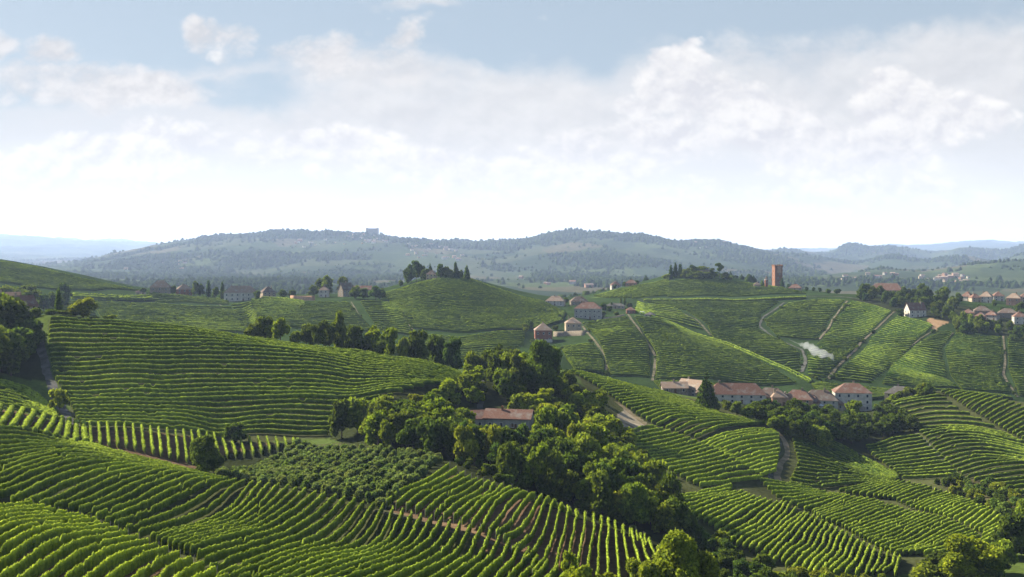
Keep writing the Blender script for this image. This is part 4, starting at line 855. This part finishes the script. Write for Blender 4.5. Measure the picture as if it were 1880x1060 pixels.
# hazel orchard: bushes in lines
def orchard():
    A, B, C_, D = (px for px in (spot(402,878,220,300), spot(703,932,210,280), spot(545,822,300,360), spot(806,850,270,320)))
    for i in range(17):
        for j in range(14):
            s, q = i/16+TR.uniform(-.012,.012), j/13+TR.uniform(-.012,.012); p = (A*(1-s)+B*s)*(1-q)+(C_*(1-s)+D*s)*q
            plant(p, TR.uniform(2.6, 3.6), TR.uniform(2.7, 3.6), 'hazel', TR.choice([(1.25,1.3,2.4), (1.3,1.32,2.6), (1.45,1.4,2.9), (1.05,1.15,2.0)]), 'grey green rounded bush in the lines of the hazel orchard', 'bushes of the hazel orchard')
orchard()
# bushes along the far tracks and gullies
for line in ([(1150,585),(1200,655),(1198,700)],[(1075,608),(1112,660),(1110,690)],[(1445,560),(1400,590),(1425,622),(1475,645),(1476,690)],[(1550,560),(1500,628)],[(1640,580),(1570,645),(1516,700)],[(1720,608),(1600,690)],[(1845,625),(1843,690),(1870,728)],[(740,570),(760,610)],[(860,632),(960,602)],[(545,556),(560,592)],[(960,615),(985,640),(1040,640)],[(640,556),(675,600)],[(405,560),(455,606)],[(1480,690),(1560,705),(1640,700),(1700,690)]):
    for i in range(7):
        t_ = TR.random(); k = TR.randrange(len(line)-1); (a0,b0),(a1,b1) = line[k], line[k+1]; h = TR.uniform(4, 9)
        tree(a0+(a1-a0)*t_+TR.choice((-4,4)), b0+(b1-b0)*t_+2, h, h*TR.uniform(1.0,1.5), 'shrub', TR.choice([BL,DK,MD]), 'small dark bush beside a track across the far vineyard slopes', 'bushes along the far tracks', dmin=680, dmax=1140)
# far woods: crowns too many and too small to count
def far_woods():
    rng = np.random.default_rng(3); n = 70000
    u = rng.uniform(-400, 2280, n*3); d = np.exp(rng.uniform(np.log(1500), np.log(9600), n*3)); x, y = (u-CX)/F_PX*d, d
    w = 0.9*fbm(x/420+3, y/620+1, 4)+0.12*np.clip((ground(x, y)-150)/40,-1,1.2)-0.30*np.clip((CX+F_PX*x/y-1430)/120,0,1)*np.clip((6800-y)/800,0,1); k = np.nonzero(w+0.30*fbm(x/110, y/150+4, 3)+rng.normal(0,.12,len(x)) > -0.02)[0][:n]; x, y, d = x[k], y[k], d[k]; z = ground(x, y)
    oc = np.array([(1,0,0),(.31,.95,0),(-.81,.59,0),(-.81,-.59,0),(.31,-.95,0),(.5,.36,.7),(-.19,.59,.7),(-.62,0,.7),(-.19,-.59,.7),(.5,-.36,.7),(0,0,1.0)])
    of = np.array([(i, (i+1)%5, 5+(i+1)%5, 5+i) for i in range(5)]); ot = np.array([(5+i, 5+(i+1)%5, 10) for i in range(5)]); m = len(k)
    s = rng.uniform(5.5, 11, m)*np.clip(d/4500, 1, 1.45)*np.where(rng.random(m) < .05, 1.4, 1); V = oc[None]*np.stack([s*.8, s*.8, s*rng.uniform(.8, 1.4, m)], 1)[:,None]*(1+rng.normal(0,.16,(m,11,1)))+np.stack([x,y,z-0.5], 1)[:,None]
    b = (np.arange(m)*11)[:,None,None]; T = np.repeat(rng.uniform(0, 0.35, m), 11)
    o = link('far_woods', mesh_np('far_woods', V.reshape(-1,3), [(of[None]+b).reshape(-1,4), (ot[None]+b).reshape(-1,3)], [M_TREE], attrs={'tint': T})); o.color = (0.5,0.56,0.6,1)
    tag(o, 'hazy dark woods spread over the distant ridges', 'woods', kind='stuff')
far_woods()
# ---------------------------------------------------------------- houses
BR = random.Random(9)
_WIN = {}
def window_mesh(w, h, sh):
    k = (round(w,1), round(h,1), sh)
    if k not in _WIN:
        b = MB(); b.box(-w/2, w/2, -0.03, 0.05, 0, h, 1); f = 0.13
        b.box(-w/2-f, -w/2, -0.07, 0.05, -f, h+f, 0); b.box(w/2, w/2+f, -0.07, 0.05, -f, h+f, 0); b.box(-w/2, w/2, -0.07, 0.05, h, h+f, 0); b.box(-w/2, w/2, -0.10, 0.05, -f, 0, 0)
        if sh: b.box(-w/2-f-0.52, -w/2-f-0.02, -0.05, 0.05, 0, h, 2); b.box(w/2+f+0.02, w/2+f+0.52, -0.05, 0.05, 0, h, 2)
        _WIN[k] = b.mesh('window', [M_TRIM, M_PANE, M_WOOD])
    return _WIN[k]
def roof_geo(b, L, D, H, kind, over=0.55, th=0.22):
    x, y = L/2+over, D/2+over
    if kind == 'hip':
        r = max(0.3, x-y) if x > y else 0.15; ry = 0.0 if x >= y else y-x
        A = [(-x,-y,0),(x,-y,0),(x,y,0),(-x,y,0)]; R1, R2 = (-r,-ry,H), (r,ry,H)
        b.poly([A[0],A[1],R2,R1]); b.poly([A[2],A[3],R1,R2]); b.poly([A[1],A[2],R2]); b.poly([A[3],A[0],R1])
        b.poly([A[3],A[2],A[1],A[0]])
    elif kind == 'gable':
        T = [(-x,-y,0),(x,-y,0),(x,0,H),(-x,0,H),(x,y,0),(-x,y,0)]; lo = [(a,c,z-th) for a,c,z in T]
        b.poly([T[0],T[1],T[2],T[3]]); b.poly([T[3],T[2],T[4],T[5]]); b.poly([lo[1],lo[0],lo[3],lo[2]]); b.poly([lo[2],lo[3],lo[5],lo[4]])
        for i, j in ((0,1),(4,5),(1,2),(2,4),(5,3),(3,0)): b.poly([T[j],T[i],lo[i],lo[j]])
    elif kind == 'flat': b.box(-x, x, -y, y, 0, H)
def house_at(p, L, D, WH, RH, yaw, wall, tile, label, name='house', cat='house', group=None, kind='hip', floors=2, nwin=3, chimney=1, shutters=False, sink=0.8, extra=None, z=None, base=None):
    z = float(min(ground(p[0]+a, p[1]+b) for a in (-L/3, 0, L/3) for b in (-D/3, 0, D/3))) if z is None else z
    z = max(z, float(ground(p[0], p[1]))-1.5)
    root = link(name, None, loc=(p[0], p[1], z), rz=yaw); tag(root, label, cat, group)
    w = MB(); w.box(-L/2, L/2, -D/2, D/2, -sink-2.5, WH)
    if kind == 'gable':
        for s in (-1, 1): x = s*L/2; tri = [(x,-D/2,WH),(x,D/2,WH),(x,0,WH+RH*0.93)]; w.poly(tri if s > 0 else tri[::-1])
    w.build('wall', M_WALL[wall], root)
    if base: c = MB(); c.box(-L/2-.05, L/2+.05, -D/2-.05, D/2+.05, -sink-2.4, WH*0.22); c.build('plinth', M_WALL[base], root)
    r = MB(); roof_geo(r, L, D, RH, kind); ro = r.build('roof', M_TILE[tile] if tile in M_TILE else M_WALL[tile], root, loc=(0,0,WH+0.02))
    for i in range(chimney):
        c = MB(); cx = BR.uniform(-.3,.3)*L; cy = BR.uniform(-.12,.12)*D; c.box(cx-.4, cx+.4, cy-.35, cy+.35, RH*0.45, RH+0.9, 0); c.box(cx-.5, cx+.5, cy-.45, cy+.45, RH+0.9, RH+1.08, 1); c.build('chimney', [M_WALL['stone'], M_TILE['brown']], ro)
    fh = WH/floors; ww, wh = min(1.05, L/(nwin*2.2)), min(1.5, fh*0.52); wm = window_mesh(ww, wh, shutters)
    for f in range(floors):
        for i in range(nwin):
            x = -L/2+L*(i+0.5)/nwin
            if f == 0 and i == nwin//2:
                d = MB(); d.box(x-.6, x+.6, -D/2-.06, -D/2+.05, -sink*0.2, min(2.2, fh*.85)); do = d.build('door', M_WOOD, root)
                hd = MB(); hd.box(x+.38, x+.46, -D/2-.12, -D/2-.06, 0.95, 1.1); hd.build('handle', M_METAL, do); continue
            link('window', wm, root, (x, -D/2, f*fh+fh*0.30))
        for s in (-1, 1):
            for q in ((-.22, .22) if D > 7 else (0,)): link('window', wm, root, (s*L/2, q*D, f*fh+fh*0.30), rz=s*math.pi/2)
    if extra: extra(root, L, D, WH)
    return root
def house(u, v, wpx, whpx, rhpx, depth, yaw, wall, tile, label, dmin=0, dmax=1e9, **k):
    """u, v: foot of the front wall in the photo; sizes in photo pixels; depth in metres"""
    p = spot(u, v, dmin, dmax); s = p[1]/F_PX; a = math.atan2(-p[0], p[1])
    c = (p[0]*(1+depth/2/p[1]), p[1]+depth/2)
    return house_at(c, max(4.0, wpx*s*(1.26 if k.get('group') == 'houses of the hamlet on the near ridge' else 0.95)), depth, whpx*s, max(1.0, rhpx*s*1.15), R(yaw)+a, wall, tile, label, z=float(ground(*p)), **k)
# the hamlet on the near ridge
def portico(root, L, D, WH):
    b = MB(); b.box(-L*.36, L*.30, -D/2-3.4, -D/2-.003, WH*.30, WH*.34); b.build('balcony', M_WALL['white'], root)
    for i in range(5): c = MB(); c.cyl(-L*.34+L*.155*i, -D/2-3.1, -2.5, WH*.30, .2, .2); c.build('column', M_WALL['white'], root)
G1 = 'houses of the hamlet on the near ridge'; HM = dict(dmin=480, dmax=625, group=G1)
house(1238, 722, 36, 9, 9, 8, 8, 'stone', 'orange', 'low stone barn with pale orange roof at the left end of the hamlet', floors=1, kind='gable', **HM)
house(1271, 724, 38, 13, 14, 10, -38, 'white', 'orange', 'pale house with broad orange roof left of the tall fir', kind='gable', **HM)
house(1352, 741, 82, 16, 17, 9, 4, 'white', 'red', 'long white house with wide red roof right of the tall fir', nwin=6, **HM)
house(1330, 728, 40, 10, 12, 9, -10, 'pink', 'brown', 'brown roofed house behind the left half of the long white house', floors=1, **HM)
house(1416, 732, 44, 14, 14, 9, -8, 'cream', 'brown', 'cream house with brown hipped roof beside the long white house', nwin=3, **HM)
house(1430, 746, 22, 16, 10, 6, 10, 'pink', 'orange', 'small orange annexe standing in front of the cream house', floors=1, nwin=2, **HM)
house(1466, 736, 42, 15, 14, 9, -6, 'pink', 'red', 'pink house with red hipped roof in the middle of the hamlet', **HM)
house(1505, 738, 50, 16, 15, 10, 2, 'white', 'brown', 'white terraced house with brown roof left of the tall white house', nwin=4, **HM)
house(1525, 722, 34, 10, 12, 8, 14, 'cream', 'red', 'red roof rising behind the white terraced house', floors=1, chimney=2, **HM)
house(1564, 755, 52, 33, 14, 12, 8, 'white', 'red', 'tall white three storey house with balcony on columns and red roof', nwin=4, floors=3, extra=portico, **HM)
house(1652, 722, 38, 13, 11, 9, -14, 'cream', 'dark', 'solitary dark roofed house beyond the tall white house', **HM)
house(1448, 730, 24, 11, 11, 7, 26, 'stone', 'brown', 'narrow stone house squeezed beside the pink house', nwin=2, **HM)
house(1386, 731, 36, 12, 12, 8, 18, 'stone', 'brown', 'stone house with brown roof wedged between the long white and the cream house', **HM)
house(1489, 729, 30, 11, 12, 8, -22, 'cream', 'red', 'small cream house under the gable of the white terraced house', floors=1, nwin=2, **HM)
house(1300, 730, 34, 10, 11, 8, -6, 'stone', 'orange', 'low orange roofed stone house half hidden by the tall fir', floors=1, **HM)
def parasol(u, v, lab):
    p = spot(u, v, 480, 620); root = link('parasol', None, loc=(p[0], p[1], float(ground(*p)))); tag(root, lab, 'parasol', 'white parasols on the hamlet terrace')
    a = MB(); a.cyl(0, 0, -.5, 2.7, .05, .05); a.build('pole', M_WOOD, root); c = MB(); c.cyl(0, 0, 2.1, 2.9, 2.0, .08, 8); c.build('canopy', M_METAL, root)
for q in ((1494,748),(1506,749),(1462,750)): parasol(*q, 'white parasol open on the terrace below the white terraced house')
# the farmhouse in the wood: two wings that meet at an angle
def farm():
    p = spot(905, 789, 360, 400); z = float(ground(*p)); root = link('farmhouse', None, loc=(p[0], p[1], z)); tag(root, 'long farmhouse with two red roofed wings half hidden in the wood', 'farmhouse')
    for (ox, oy, L, D, WH, RH, yaw, tl, pr) in ((-6.6, 1.2, 12.5, 7.5, 4.0, 2.5, 10, 'dark', 0), (5.6, 0.2, 15.5, 8.0, 4.3, 2.7, -12, 'red', 0)):
        w = MB(); w.box(-L/2, L/2, -D/2, D/2, -4, WH)
        for s in (-1, 1): x = s*L/2; tri = [(x,-D/2,WH),(x,D/2,WH),(x,0,WH+RH*.93)]; w.poly(tri if s > 0 else tri[::-1])
        wo = w.build('wall', M_WALL['grey'], root, loc=(ox, oy, 0), rz=R(yaw)); r = MB(); roof_geo(r, L, D, RH, 'gable', .6); ro = r.build('roof', M_TILE['red'], root, loc=(ox, oy, WH+.02), rz=R(yaw))
        if tl == 'red': c = MB(); c.box(-2.6,-2.0,-.9,-.2,1.2,3.7); c.build('chimney', M_WALL['brick'], ro)
        for i in range(4): link('window', window_mesh(.9, 1.3, False), wo, (-L/2+L*(i+.5)/4, -D/2, 1.5))
        if tl == 'red':
            d = MB(); d.box(1.2, 3.4, -D/2-.06, -D/2+.05, -.5, 2.6); d.build('door', M_WOOD, wo)
farm()
# left edge farm
HF = dict(dmin=450, dmax=560, group='roofs of the farm at the left edge')
house(8, 570, 56, 12, 18, 11, -14, 'cream', 'orange', 'pale red roofed farm building cut by the left edge of the photo', kind='gable', **HF)
house(38, 574, 46, 14, 17, 10, 24, 'cream', 'red', 'darker red roofed farm building behind the wood', kind='gable', **HF)
# houses along the left ridge
G2 = 'houses strung along the left ridge'; HL = dict(dmin=900, dmax=1120, group=G2)
house(295, 541, 36, 13, 11, 12, -10, 'stone', 'orange', 'two storey house with pale orange roof at the left end of the ridge', **HL)
house(338, 543, 28, 11, 8, 11, 6, 'red', 'orange', 'reddish house right of the pale orange roof', **HL)
house(258, 541, 18, 4, 5, 8, 0, 'cream', 'brown', 'low shed at the foot of the far left hill', floors=1, nwin=2, chimney=0, **HL)
house(442, 553, 62, 15, 11, 12, -3, 'white', 'orange', 'long white villa under a wide red roof on the left ridge', nwin=6, **HL)
house(492, 546, 26, 9, 9, 11, 15, 'cream', 'brown', 'brown roofed house right of the long white villa', **HL)
house(595, 546, 18, 13, 7, 9, -8, 'white', 'orange', 'narrow white house like a tower on the left ridge', nwin=2, **HL)
house(635, 545, 24, 12, 12, 10, 30, 'stone', 'brown', 'stone house with steep roof under two trees', kind='gable', **HL)
house(666, 541, 34, 9, 6, 10, -6, 'stone', 'red', 'long low red roofed barn at the right end of the ridge', floors=1, nwin=4, chimney=0, kind='gable', **HL)
house(793, 515, 20, 11, 7, 11, -6, 'cream', 'brown', 'cream villa among dark trees on the rounded hilltop', dmin=980, dmax=1120)
def wall_run(pts, h, t_, mat, label, dmin, dmax, name='retaining_wall'):
    P = polyline(pts, dmin, dmax, 4.0); N = normals2(P)*t_/2; Z = ground(P[:,0], P[:,1]); n = len(P)
    V = np.concatenate([np.c_[P+N, Z-1.5], np.c_[P+N, Z+h], np.c_[P-N, Z+h], np.c_[P-N, Z-1.5]]); i = np.arange(n-1); F = np.vstack([np.stack([i+k*n, i+1+k*n, i+1+(k+1)*n, i+(k+1)*n], 1) for k in range(3)]+[np.array([[0,n,2*n,3*n],[n-1,4*n-1,3*n-1,2*n-1]])])
    tag(link(name, mesh_np(name, V, [F], [mat])), label, 'wall')
M_CLAY = plain('terracotta_wall', (0.24,0.145,0.09), 0.25, 0.6)
wall_run([(533,551),(556,552),(578,552)], 4.2, .6, M_CLAY, 'bare orange terrace wall on the left ridge beside the narrow white house', 850, 1080)
wall_run([(1016,618),(1045,617),(1074,616)], 4.0, .8, M_WALL['stone'], 'grey retaining wall between the pink house and the yellow house', 800, 1000)
wall_run([(1108,588),(1130,586),(1146,582)], 2.4, .8, M_WALL['stone'], 'grey garden wall right of the big saddle villa', 850, 1050)
# saddle houses
HS = dict(group='houses on the saddle', dmin=820, dmax=1180)
house(1080, 586, 52, 19, 10, 14, -4, 'grey', 'red', 'big grey villa with long red hipped roof on the saddle', nwin=6, **HS)
house(1052, 612, 30, 18, 9, 12, 6, 'cream', 'orange', 'yellowish square house with orange hipped roof below the big villa', **HS)
house(997, 628, 33, 21, 11, 12, 5, 'red', 'orange', 'brick red square house on a white base below the saddle', base='white', **HS)
house(1020, 561, 36, 8, 8, 11, -8, 'white', 'orange', 'white house with pale roof behind the saddle villa', **HS)
house(1063, 561, 34, 7, 8, 11, 8, 'stone', 'brown', 'brown stone house above the saddle villa', **HS)
house(1130, 567, 36, 5, 4, 8, -2, 'cream', 'dark', 'low flat outbuilding right of the saddle villa', floors=1, chimney=0, nwin=5, **HS)
house(1158, 576, 17, 6, 5, 8, 4, 'red', 'red', 'small red shed by the track on the saddle', floors=1, chimney=0, nwin=2, **HS)
house(1193, 582, 16, 4, 4, 8, -20, 'grey', 'dark', 'small dark shed beside the parked white van', floors=1, chimney=0, nwin=2, **HS)
def van(u, v):
    p = spot(u, v, 900, 1150); root = link('parked_van', None, loc=(p[0], p[1], float(ground(*p))), rz=R(-10)); tag(root, 'white van parked beside the red shed on the saddle', 'van')
    b = MB(); X = [(-2.6,.45),(-2.6,2.2),(-2.3,2.45),(1.2,2.45),(1.9,1.55),(2.6,1.3),(2.65,.45)]
    for s in (-1, 1): f = [(x, s, z) for x, z in X]; b.poly(f if s < 0 else f[::-1])
    for i in range(len(X)): (x0,z0), (x1,z1) = X[i], X[(i+1)%len(X)]; b.poly([(x0,-1,z0),(x0,1,z0),(x1,1,z1),(x1,-1,z1)])
    b.build('body', M_METAL, root); w = MB(); w.poly([(1.25,-.85,2.38),(1.25,.85,2.38),(1.88,.85,1.62),(1.88,-.85,1.62)][::-1]); o = w.build('windscreen', M_PANE, root, loc=(.02,0,.02))
    for x in (-1.7, 1.7):
        for y in (-.92, .92):
            c = MB(); c.cyl(0, 0, -.12, .12, .42, .42, 12); q = c.build('wheel', M_DARK, root, loc=(x, y, .42)); q.rotation_euler = (R(90), 0, 0)
van(1180, 577)
HT = dict(group='small houses left of the castle hill', dmin=1180, dmax=1345)
house(1130, 527, 18, 6, 6, 9, 12, 'white', 'red', 'small white house with red roof on the far brow', nwin=2, **HT)
house(1159, 525, 22, 5, 5, 9, -4, 'pink', 'red', 'low pink house near the far brow under trees', nwin=3, floors=1, **HT)
# overgrown building, brick tower, spire
house(1284, 509, 40, 13, 4, 14, -3, 'stone', 'dark', 'overgrown stone building sunk in trees on top of the castle hill', name='ruined_house', cat='building', nwin=5, kind='hip', chimney=0, dmin=1250, dmax=1345)
def tower():
    p = spot(1427, 528, 1300, 1345); p = p*(1375/p[1]); z = float(ground(*p)); s = p[1]/F_PX; W = 14.5*s; H = CAM_Z+(HORIZON-486)/F_PX*p[1]-z
    root = link('brick_tower', None, loc=(p[0], p[1], z), rz=R(8)); tag(root, 'tall square red brick tower standing on the skyline slope', 'tower')
    b = MB(); b.box(-W/2, W/2, -W/2, W/2, -4, H-2.2); b.build('wall', M_WALL['brick'], root)
    c = MB(); q = W/2+.35; c.box(-q, q, -q, q, H-2.2, H-1.3)
    for i in range(5):
        x = -q+(2*q-.9)*i/4
        for y in (-q, q-.5): c.box(x, x+.9, y, y+.5, H-1.3, H)
        if 0 < i < 4:
            for y in (-q, q-.5): c.box(y, y+.5, x, x+.9, H-1.3, H)
    c.build('parapet', M_WALL['brick'], root)
    for f in range(4):
        link('window', window_mesh(1.0, 1.9, False), root, (-.8 if f%2 else 1.2, -W/2, 5+f*5.2)); link('window', window_mesh(1.0, 1.9, False), root, (-W/2, 0.6, 6+f*5.2), rz=-math.pi/2)
    g = MB(); g.box(-W*.18, W*.30, -W/2-.12, -W/2-.002, H*.62, H*.95); g.build('scaffold_cover', M_CLAY, root)
tower()
def spire():
    p = spot(1407, 529, 1250, 1345); z = float(ground(*p)); root = link('bell_tower', None, loc=(p[0], p[1], z)); tag(root, 'slim little bell tower with pointed roof left of the brick tower', 'bell tower')
    w = MB(); w.box(-1.7,1.7,-1.7,1.7,-3,9.5); w.build('wall', M_WALL['red'], root); c = MB(); c.box(-2,2,-2,2,9.5,10); c.build('cornice', M_TRIM, root)
    r = MB(); r.cyl(0,0,10,14.5,2.2,.05,4); r.build('roof', M_TILE['brown'], root); link('window', window_mesh(1.0,1.8,False), root, (0,-1.7,6.5))
spire()
house(1460, 533, 24, 4, 6, 10, -5, 'cream', 'red', 'low red roofed house right of the brick tower', floors=1, dmin=1250, dmax=1345)
house(1390, 529, 12, 6, 4, 8, 5, 'stone', 'brown', 'small stone house left of the bell tower', floors=1, nwin=2, dmin=1250, dmax=1345)
# far right village
HR = dict(group='houses of the village at the right edge', dmin=930, dmax=1200)
house(1627, 541, 62, 9, 11, 12, -4, 'cream', 'red', 'long red roofed building above the grove', nwin=7, dmin=1000, dmax=1200)
house(1680, 583, 34, 13, 12, 11, 28, 'white', 'red', 'white gabled house with red roof alone on the far slope', kind='gable', dmin=850, dmax=1150)
for (u, v, w, wh, rh, yaw, wl, tl, l) in ((1776,553,20,8,8,-20,'white','red','white house with steep red roof at the left of the upper village row'), (1790,555,18,8,7,20,'cream','red','cream house touching the first white house of the upper row'), (1811,556,22,11,8,-12,'white','orange','white two storey house in the middle of the upper village row'), (1832,553,20,9,7,15,'white','red','white house with red roof right of the middle of the upper row'),
        (1862,562,26,14,8,-10,'pink','orange','tall pinkish house at the right of the upper village row'), (1884,556,24,10,7,8,'cream','red','red roofed house cut by the right edge of the photo'), (1778,582,22,7,6,0,'cream','red','low red roof at the left of the lower village row'), (1803,580,30,9,7,6,'stone','brown','long brownish roof in the lower village row'),
        (1822,588,22,9,7,-18,'grey','red','grey house in the middle of the lower village row'), (1850,585,34,10,7,3,'stone','brown','wide brown roof toward the right of the lower row'), (1872,596,24,14,8,12,'white','red','white house with red roof at the right of the lower row'), (1800,590,20,9,7,-6,'red','red','reddish house below the long brownish roof')):
    house(u, v, w, wh, rh, 10, yaw, wl, tl, l, nwin=2, **HR)
def silo():
    p = spot(1744, 576, 900, 1150); root = link('white_silo', None, loc=(p[0], p[1], float(ground(*p)))); tag(root, 'small white domed tank beside the bare orange earth', 'tank')
    a = MB(); a.cyl(0,0,-1,4.5,2.0,2.0,14); a.build('drum', M_METAL, root); b = MB(); b.cyl(0,0,4.5,5.6,2.0,1.2,14); b.cyl(0,0,5.6,6.0,1.2,.2,14); b.build('dome', M_METAL, root)
silo()
# castle and village on the distant ridge
def castle():
    d = 6600; p = np.array([(684-CX)/F_PX*d, d]); z = float(ground(*p)); s = d/F_PX; H = CAM_Z+(HORIZON-420)/F_PX*d-z
    root = link('castle', None, loc=(p[0], p[1], z)); tag(root, 'big square castle block on the crest of the distant ridge', 'castle')
    w = MB(); w.box(-9.5*s, 9.5*s, -14, 14, -30, H-2); w.build('wall', M_WALL['stone'], root); r = MB(); roof_geo(r, 19*s, 24, 4, 'hip'); r.build('roof', M_TILE['dark'], root, loc=(0,0,H-2))
    for sx in (-1, 1): t_ = MB(); t_.cyl(sx*9.5*s, -12, -25, H+2.5, 8, 8, 12); t_.cyl(sx*9.5*s, -12, H+2.5, H+6, 8.8, .3, 12); t_.build('tower', M_WALL['stone'], root)
    for i in range(6):
        for f in range(2): o = link('window', window_mesh(3.0, 4.5, False), root, (-7.5*s+3*s*i, -12, H*.35+f*H*.3))
castle()
def far_house_mesh(wall, tile):
    b = MB(); b.box(-6,6,-4.5,4.5,-4,6,0); n = len(b.f); T = [(-6.6,-5,6),(6.6,-5,6),(6.6,0,8.8),(-6.6,0,8.8),(6.6,5,6),(-6.6,5,6)]
    b.poly([T[0],T[1],T[2],T[3]],1); b.poly([T[3],T[2],T[4],T[5]],1); b.poly([T[1],T[4],T[2]],0); b.poly([T[5],T[0],T[3]],0); return b.mesh('far_house', [M_WALL[wall], M_TILE[tile]])
FHM = [far_house_mesh(*q) for q in (('grey','red'),('cream','brown'),('pink','orange'),('white','brown'))]
def far_houses(n, region, label, group, dmin, dmax, s0=0.8, s1=1.8):
    for i in range(n):
        u, v = TR.uniform(region[0], region[1]), TR.uniform(region[2], region[3]); v += (region[3]-region[2])*0.25*math.sin(u/40)
        p = spot(u, v, dmin, dmax); o = link('far_house', BR.choice(FHM), loc=(p[0], p[1], float(ground(*p))), rz=BR.uniform(-.6,.6)); k = BR.uniform(s0, s1); o.scale = (k*BR.uniform(.8,1.4), k, k*BR.uniform(.8,1.15)); tag(o, label, 'house', group)
far_houses(34, (610,720,434,452), 'tiny hazy house of the village just below the castle', 'village below the castle', 4600, 7000, 0.7, 1.5)
far_houses(30, (740,850,444,474), 'tiny hazy house scattered on the slope right of the castle', 'houses on the slope right of the castle', 4300, 7000, 0.7, 1.5)
far_houses(10, (520,600,438,452), 'tiny hazy house left of the castle village', 'houses left of the castle village', 4600, 7000, 0.7, 1.5)
far_houses(8, (1240,1330,440,456), 'tiny hazy house under the small wooded summit', 'houses under the wooded summit', 4600, 7200, 0.7, 1.5)
far_houses(26, (1690,1780,508,521), 'tiny pale house of the valley village beyond the grove', 'valley village beyond the grove', 1900, 3600, 0.7, 1.3)
far_houses(12, (1540,1650,500,514), 'tiny pale house in the valley behind the long red roof', 'valley houses behind the long red roof', 1900, 3600, 0.7, 1.3)
far_houses(9, (940,1100,500,524), 'tiny pale house in the hazy valley above the saddle', 'valley houses above the saddle', 1900, 3800, 0.7, 1.3)
far_houses(7, (230,340,468,500), 'tiny pale house on the far slope above the left ridge', 'far houses above the left ridge', 1900, 6800, 0.7, 1.3)
# smoke drifting over the field
def smoke():
    import bmesh
    p = spot(1516, 668, 700, 1140); z = float(ground(*p)); bm = bmesh.new(); rings = []
    n, m_ = 26, 12                            # one ragged plume: a tapering tube bent by the wind
    for i in range(n):
        t_ = i/(n-1); c = Vector((6-34*t_**1.3+1.6*math.sin(t_*9), 2*math.sin(t_*5), 0.4+17*t_**0.75+0.8*math.sin(t_*13))); r = (0.5+3.6*math.sin(math.pi*min(1, t_*1.15))**0.8*(0.6+0.4*t_))*BR.uniform(.72, 1.2)
        if i == n-1: r = 0.3
        rings.append([bm.verts.new(c+Vector((0.35*math.cos(6.283*k/m_), 0.9*math.sin(6.283*k/m_), 0.9*math.cos(6.283*k/m_)))*r*BR.uniform(.8, 1.2)) for k in range(m_)])
    for i in range(n-1):
        for k in range(m_): bm.faces.new((rings[i][k], rings[i][(k+1)%m_], rings[i+1][(k+1)%m_], rings[i+1][k]))
    bm.faces.new(rings[0][::-1]); bm.faces.new(rings[-1]); bmesh.ops.recalc_face_normals(bm, faces=bm.faces)
    me = bpy.data.meshes.new('smoke'); bm.to_mesh(me); bm.free(); m, t = new_mat('smoke_volume'); v = t.nodes.new('ShaderNodeVolumePrincipled'); v.inputs['Density'].default_value = 0.06; v.inputs['Density Attribute'].default_value = ''; v.inputs['Color'].default_value = (.95,.95,.96,1)
    o = t.nodes.new('ShaderNodeOutputMaterial'); t.links.new(v.outputs[0], o.inputs['Volume']); me.materials.append(m); tag(link('smoke', me, loc=(p[0], p[1], z)), 'white smoke drifting up from a field fire', 'smoke', kind='stuff')
smoke()
# ---------------------------------------------------------------- haze: one closed box of thin, even air round everything on the ground
hb = MB(); hb.box(-17000, 17000, -60, 22200, float(GZ.min())-1.0, max(CAM_Z+8, float(GZ.max())+45))
m, t = new_mat('haze_air'); pv = t.nodes.new('ShaderNodeVolumePrincipled')
pv.inputs['Density'].default_value = 0.39e-4; pv.inputs['Density Attribute'].default_value = ''; pv.inputs['Color'].default_value = (0.51,0.655,0.95,1); pv.inputs['Anisotropy'].default_value = 0.2
o = t.nodes.new('ShaderNodeOutputMaterial'); t.links.new(pv.outputs[0], o.inputs['Volume'])
hz = hb.build('haze', m); tag(hz, 'thin pale blue haze over the whole valley', 'haze', kind='stuff')
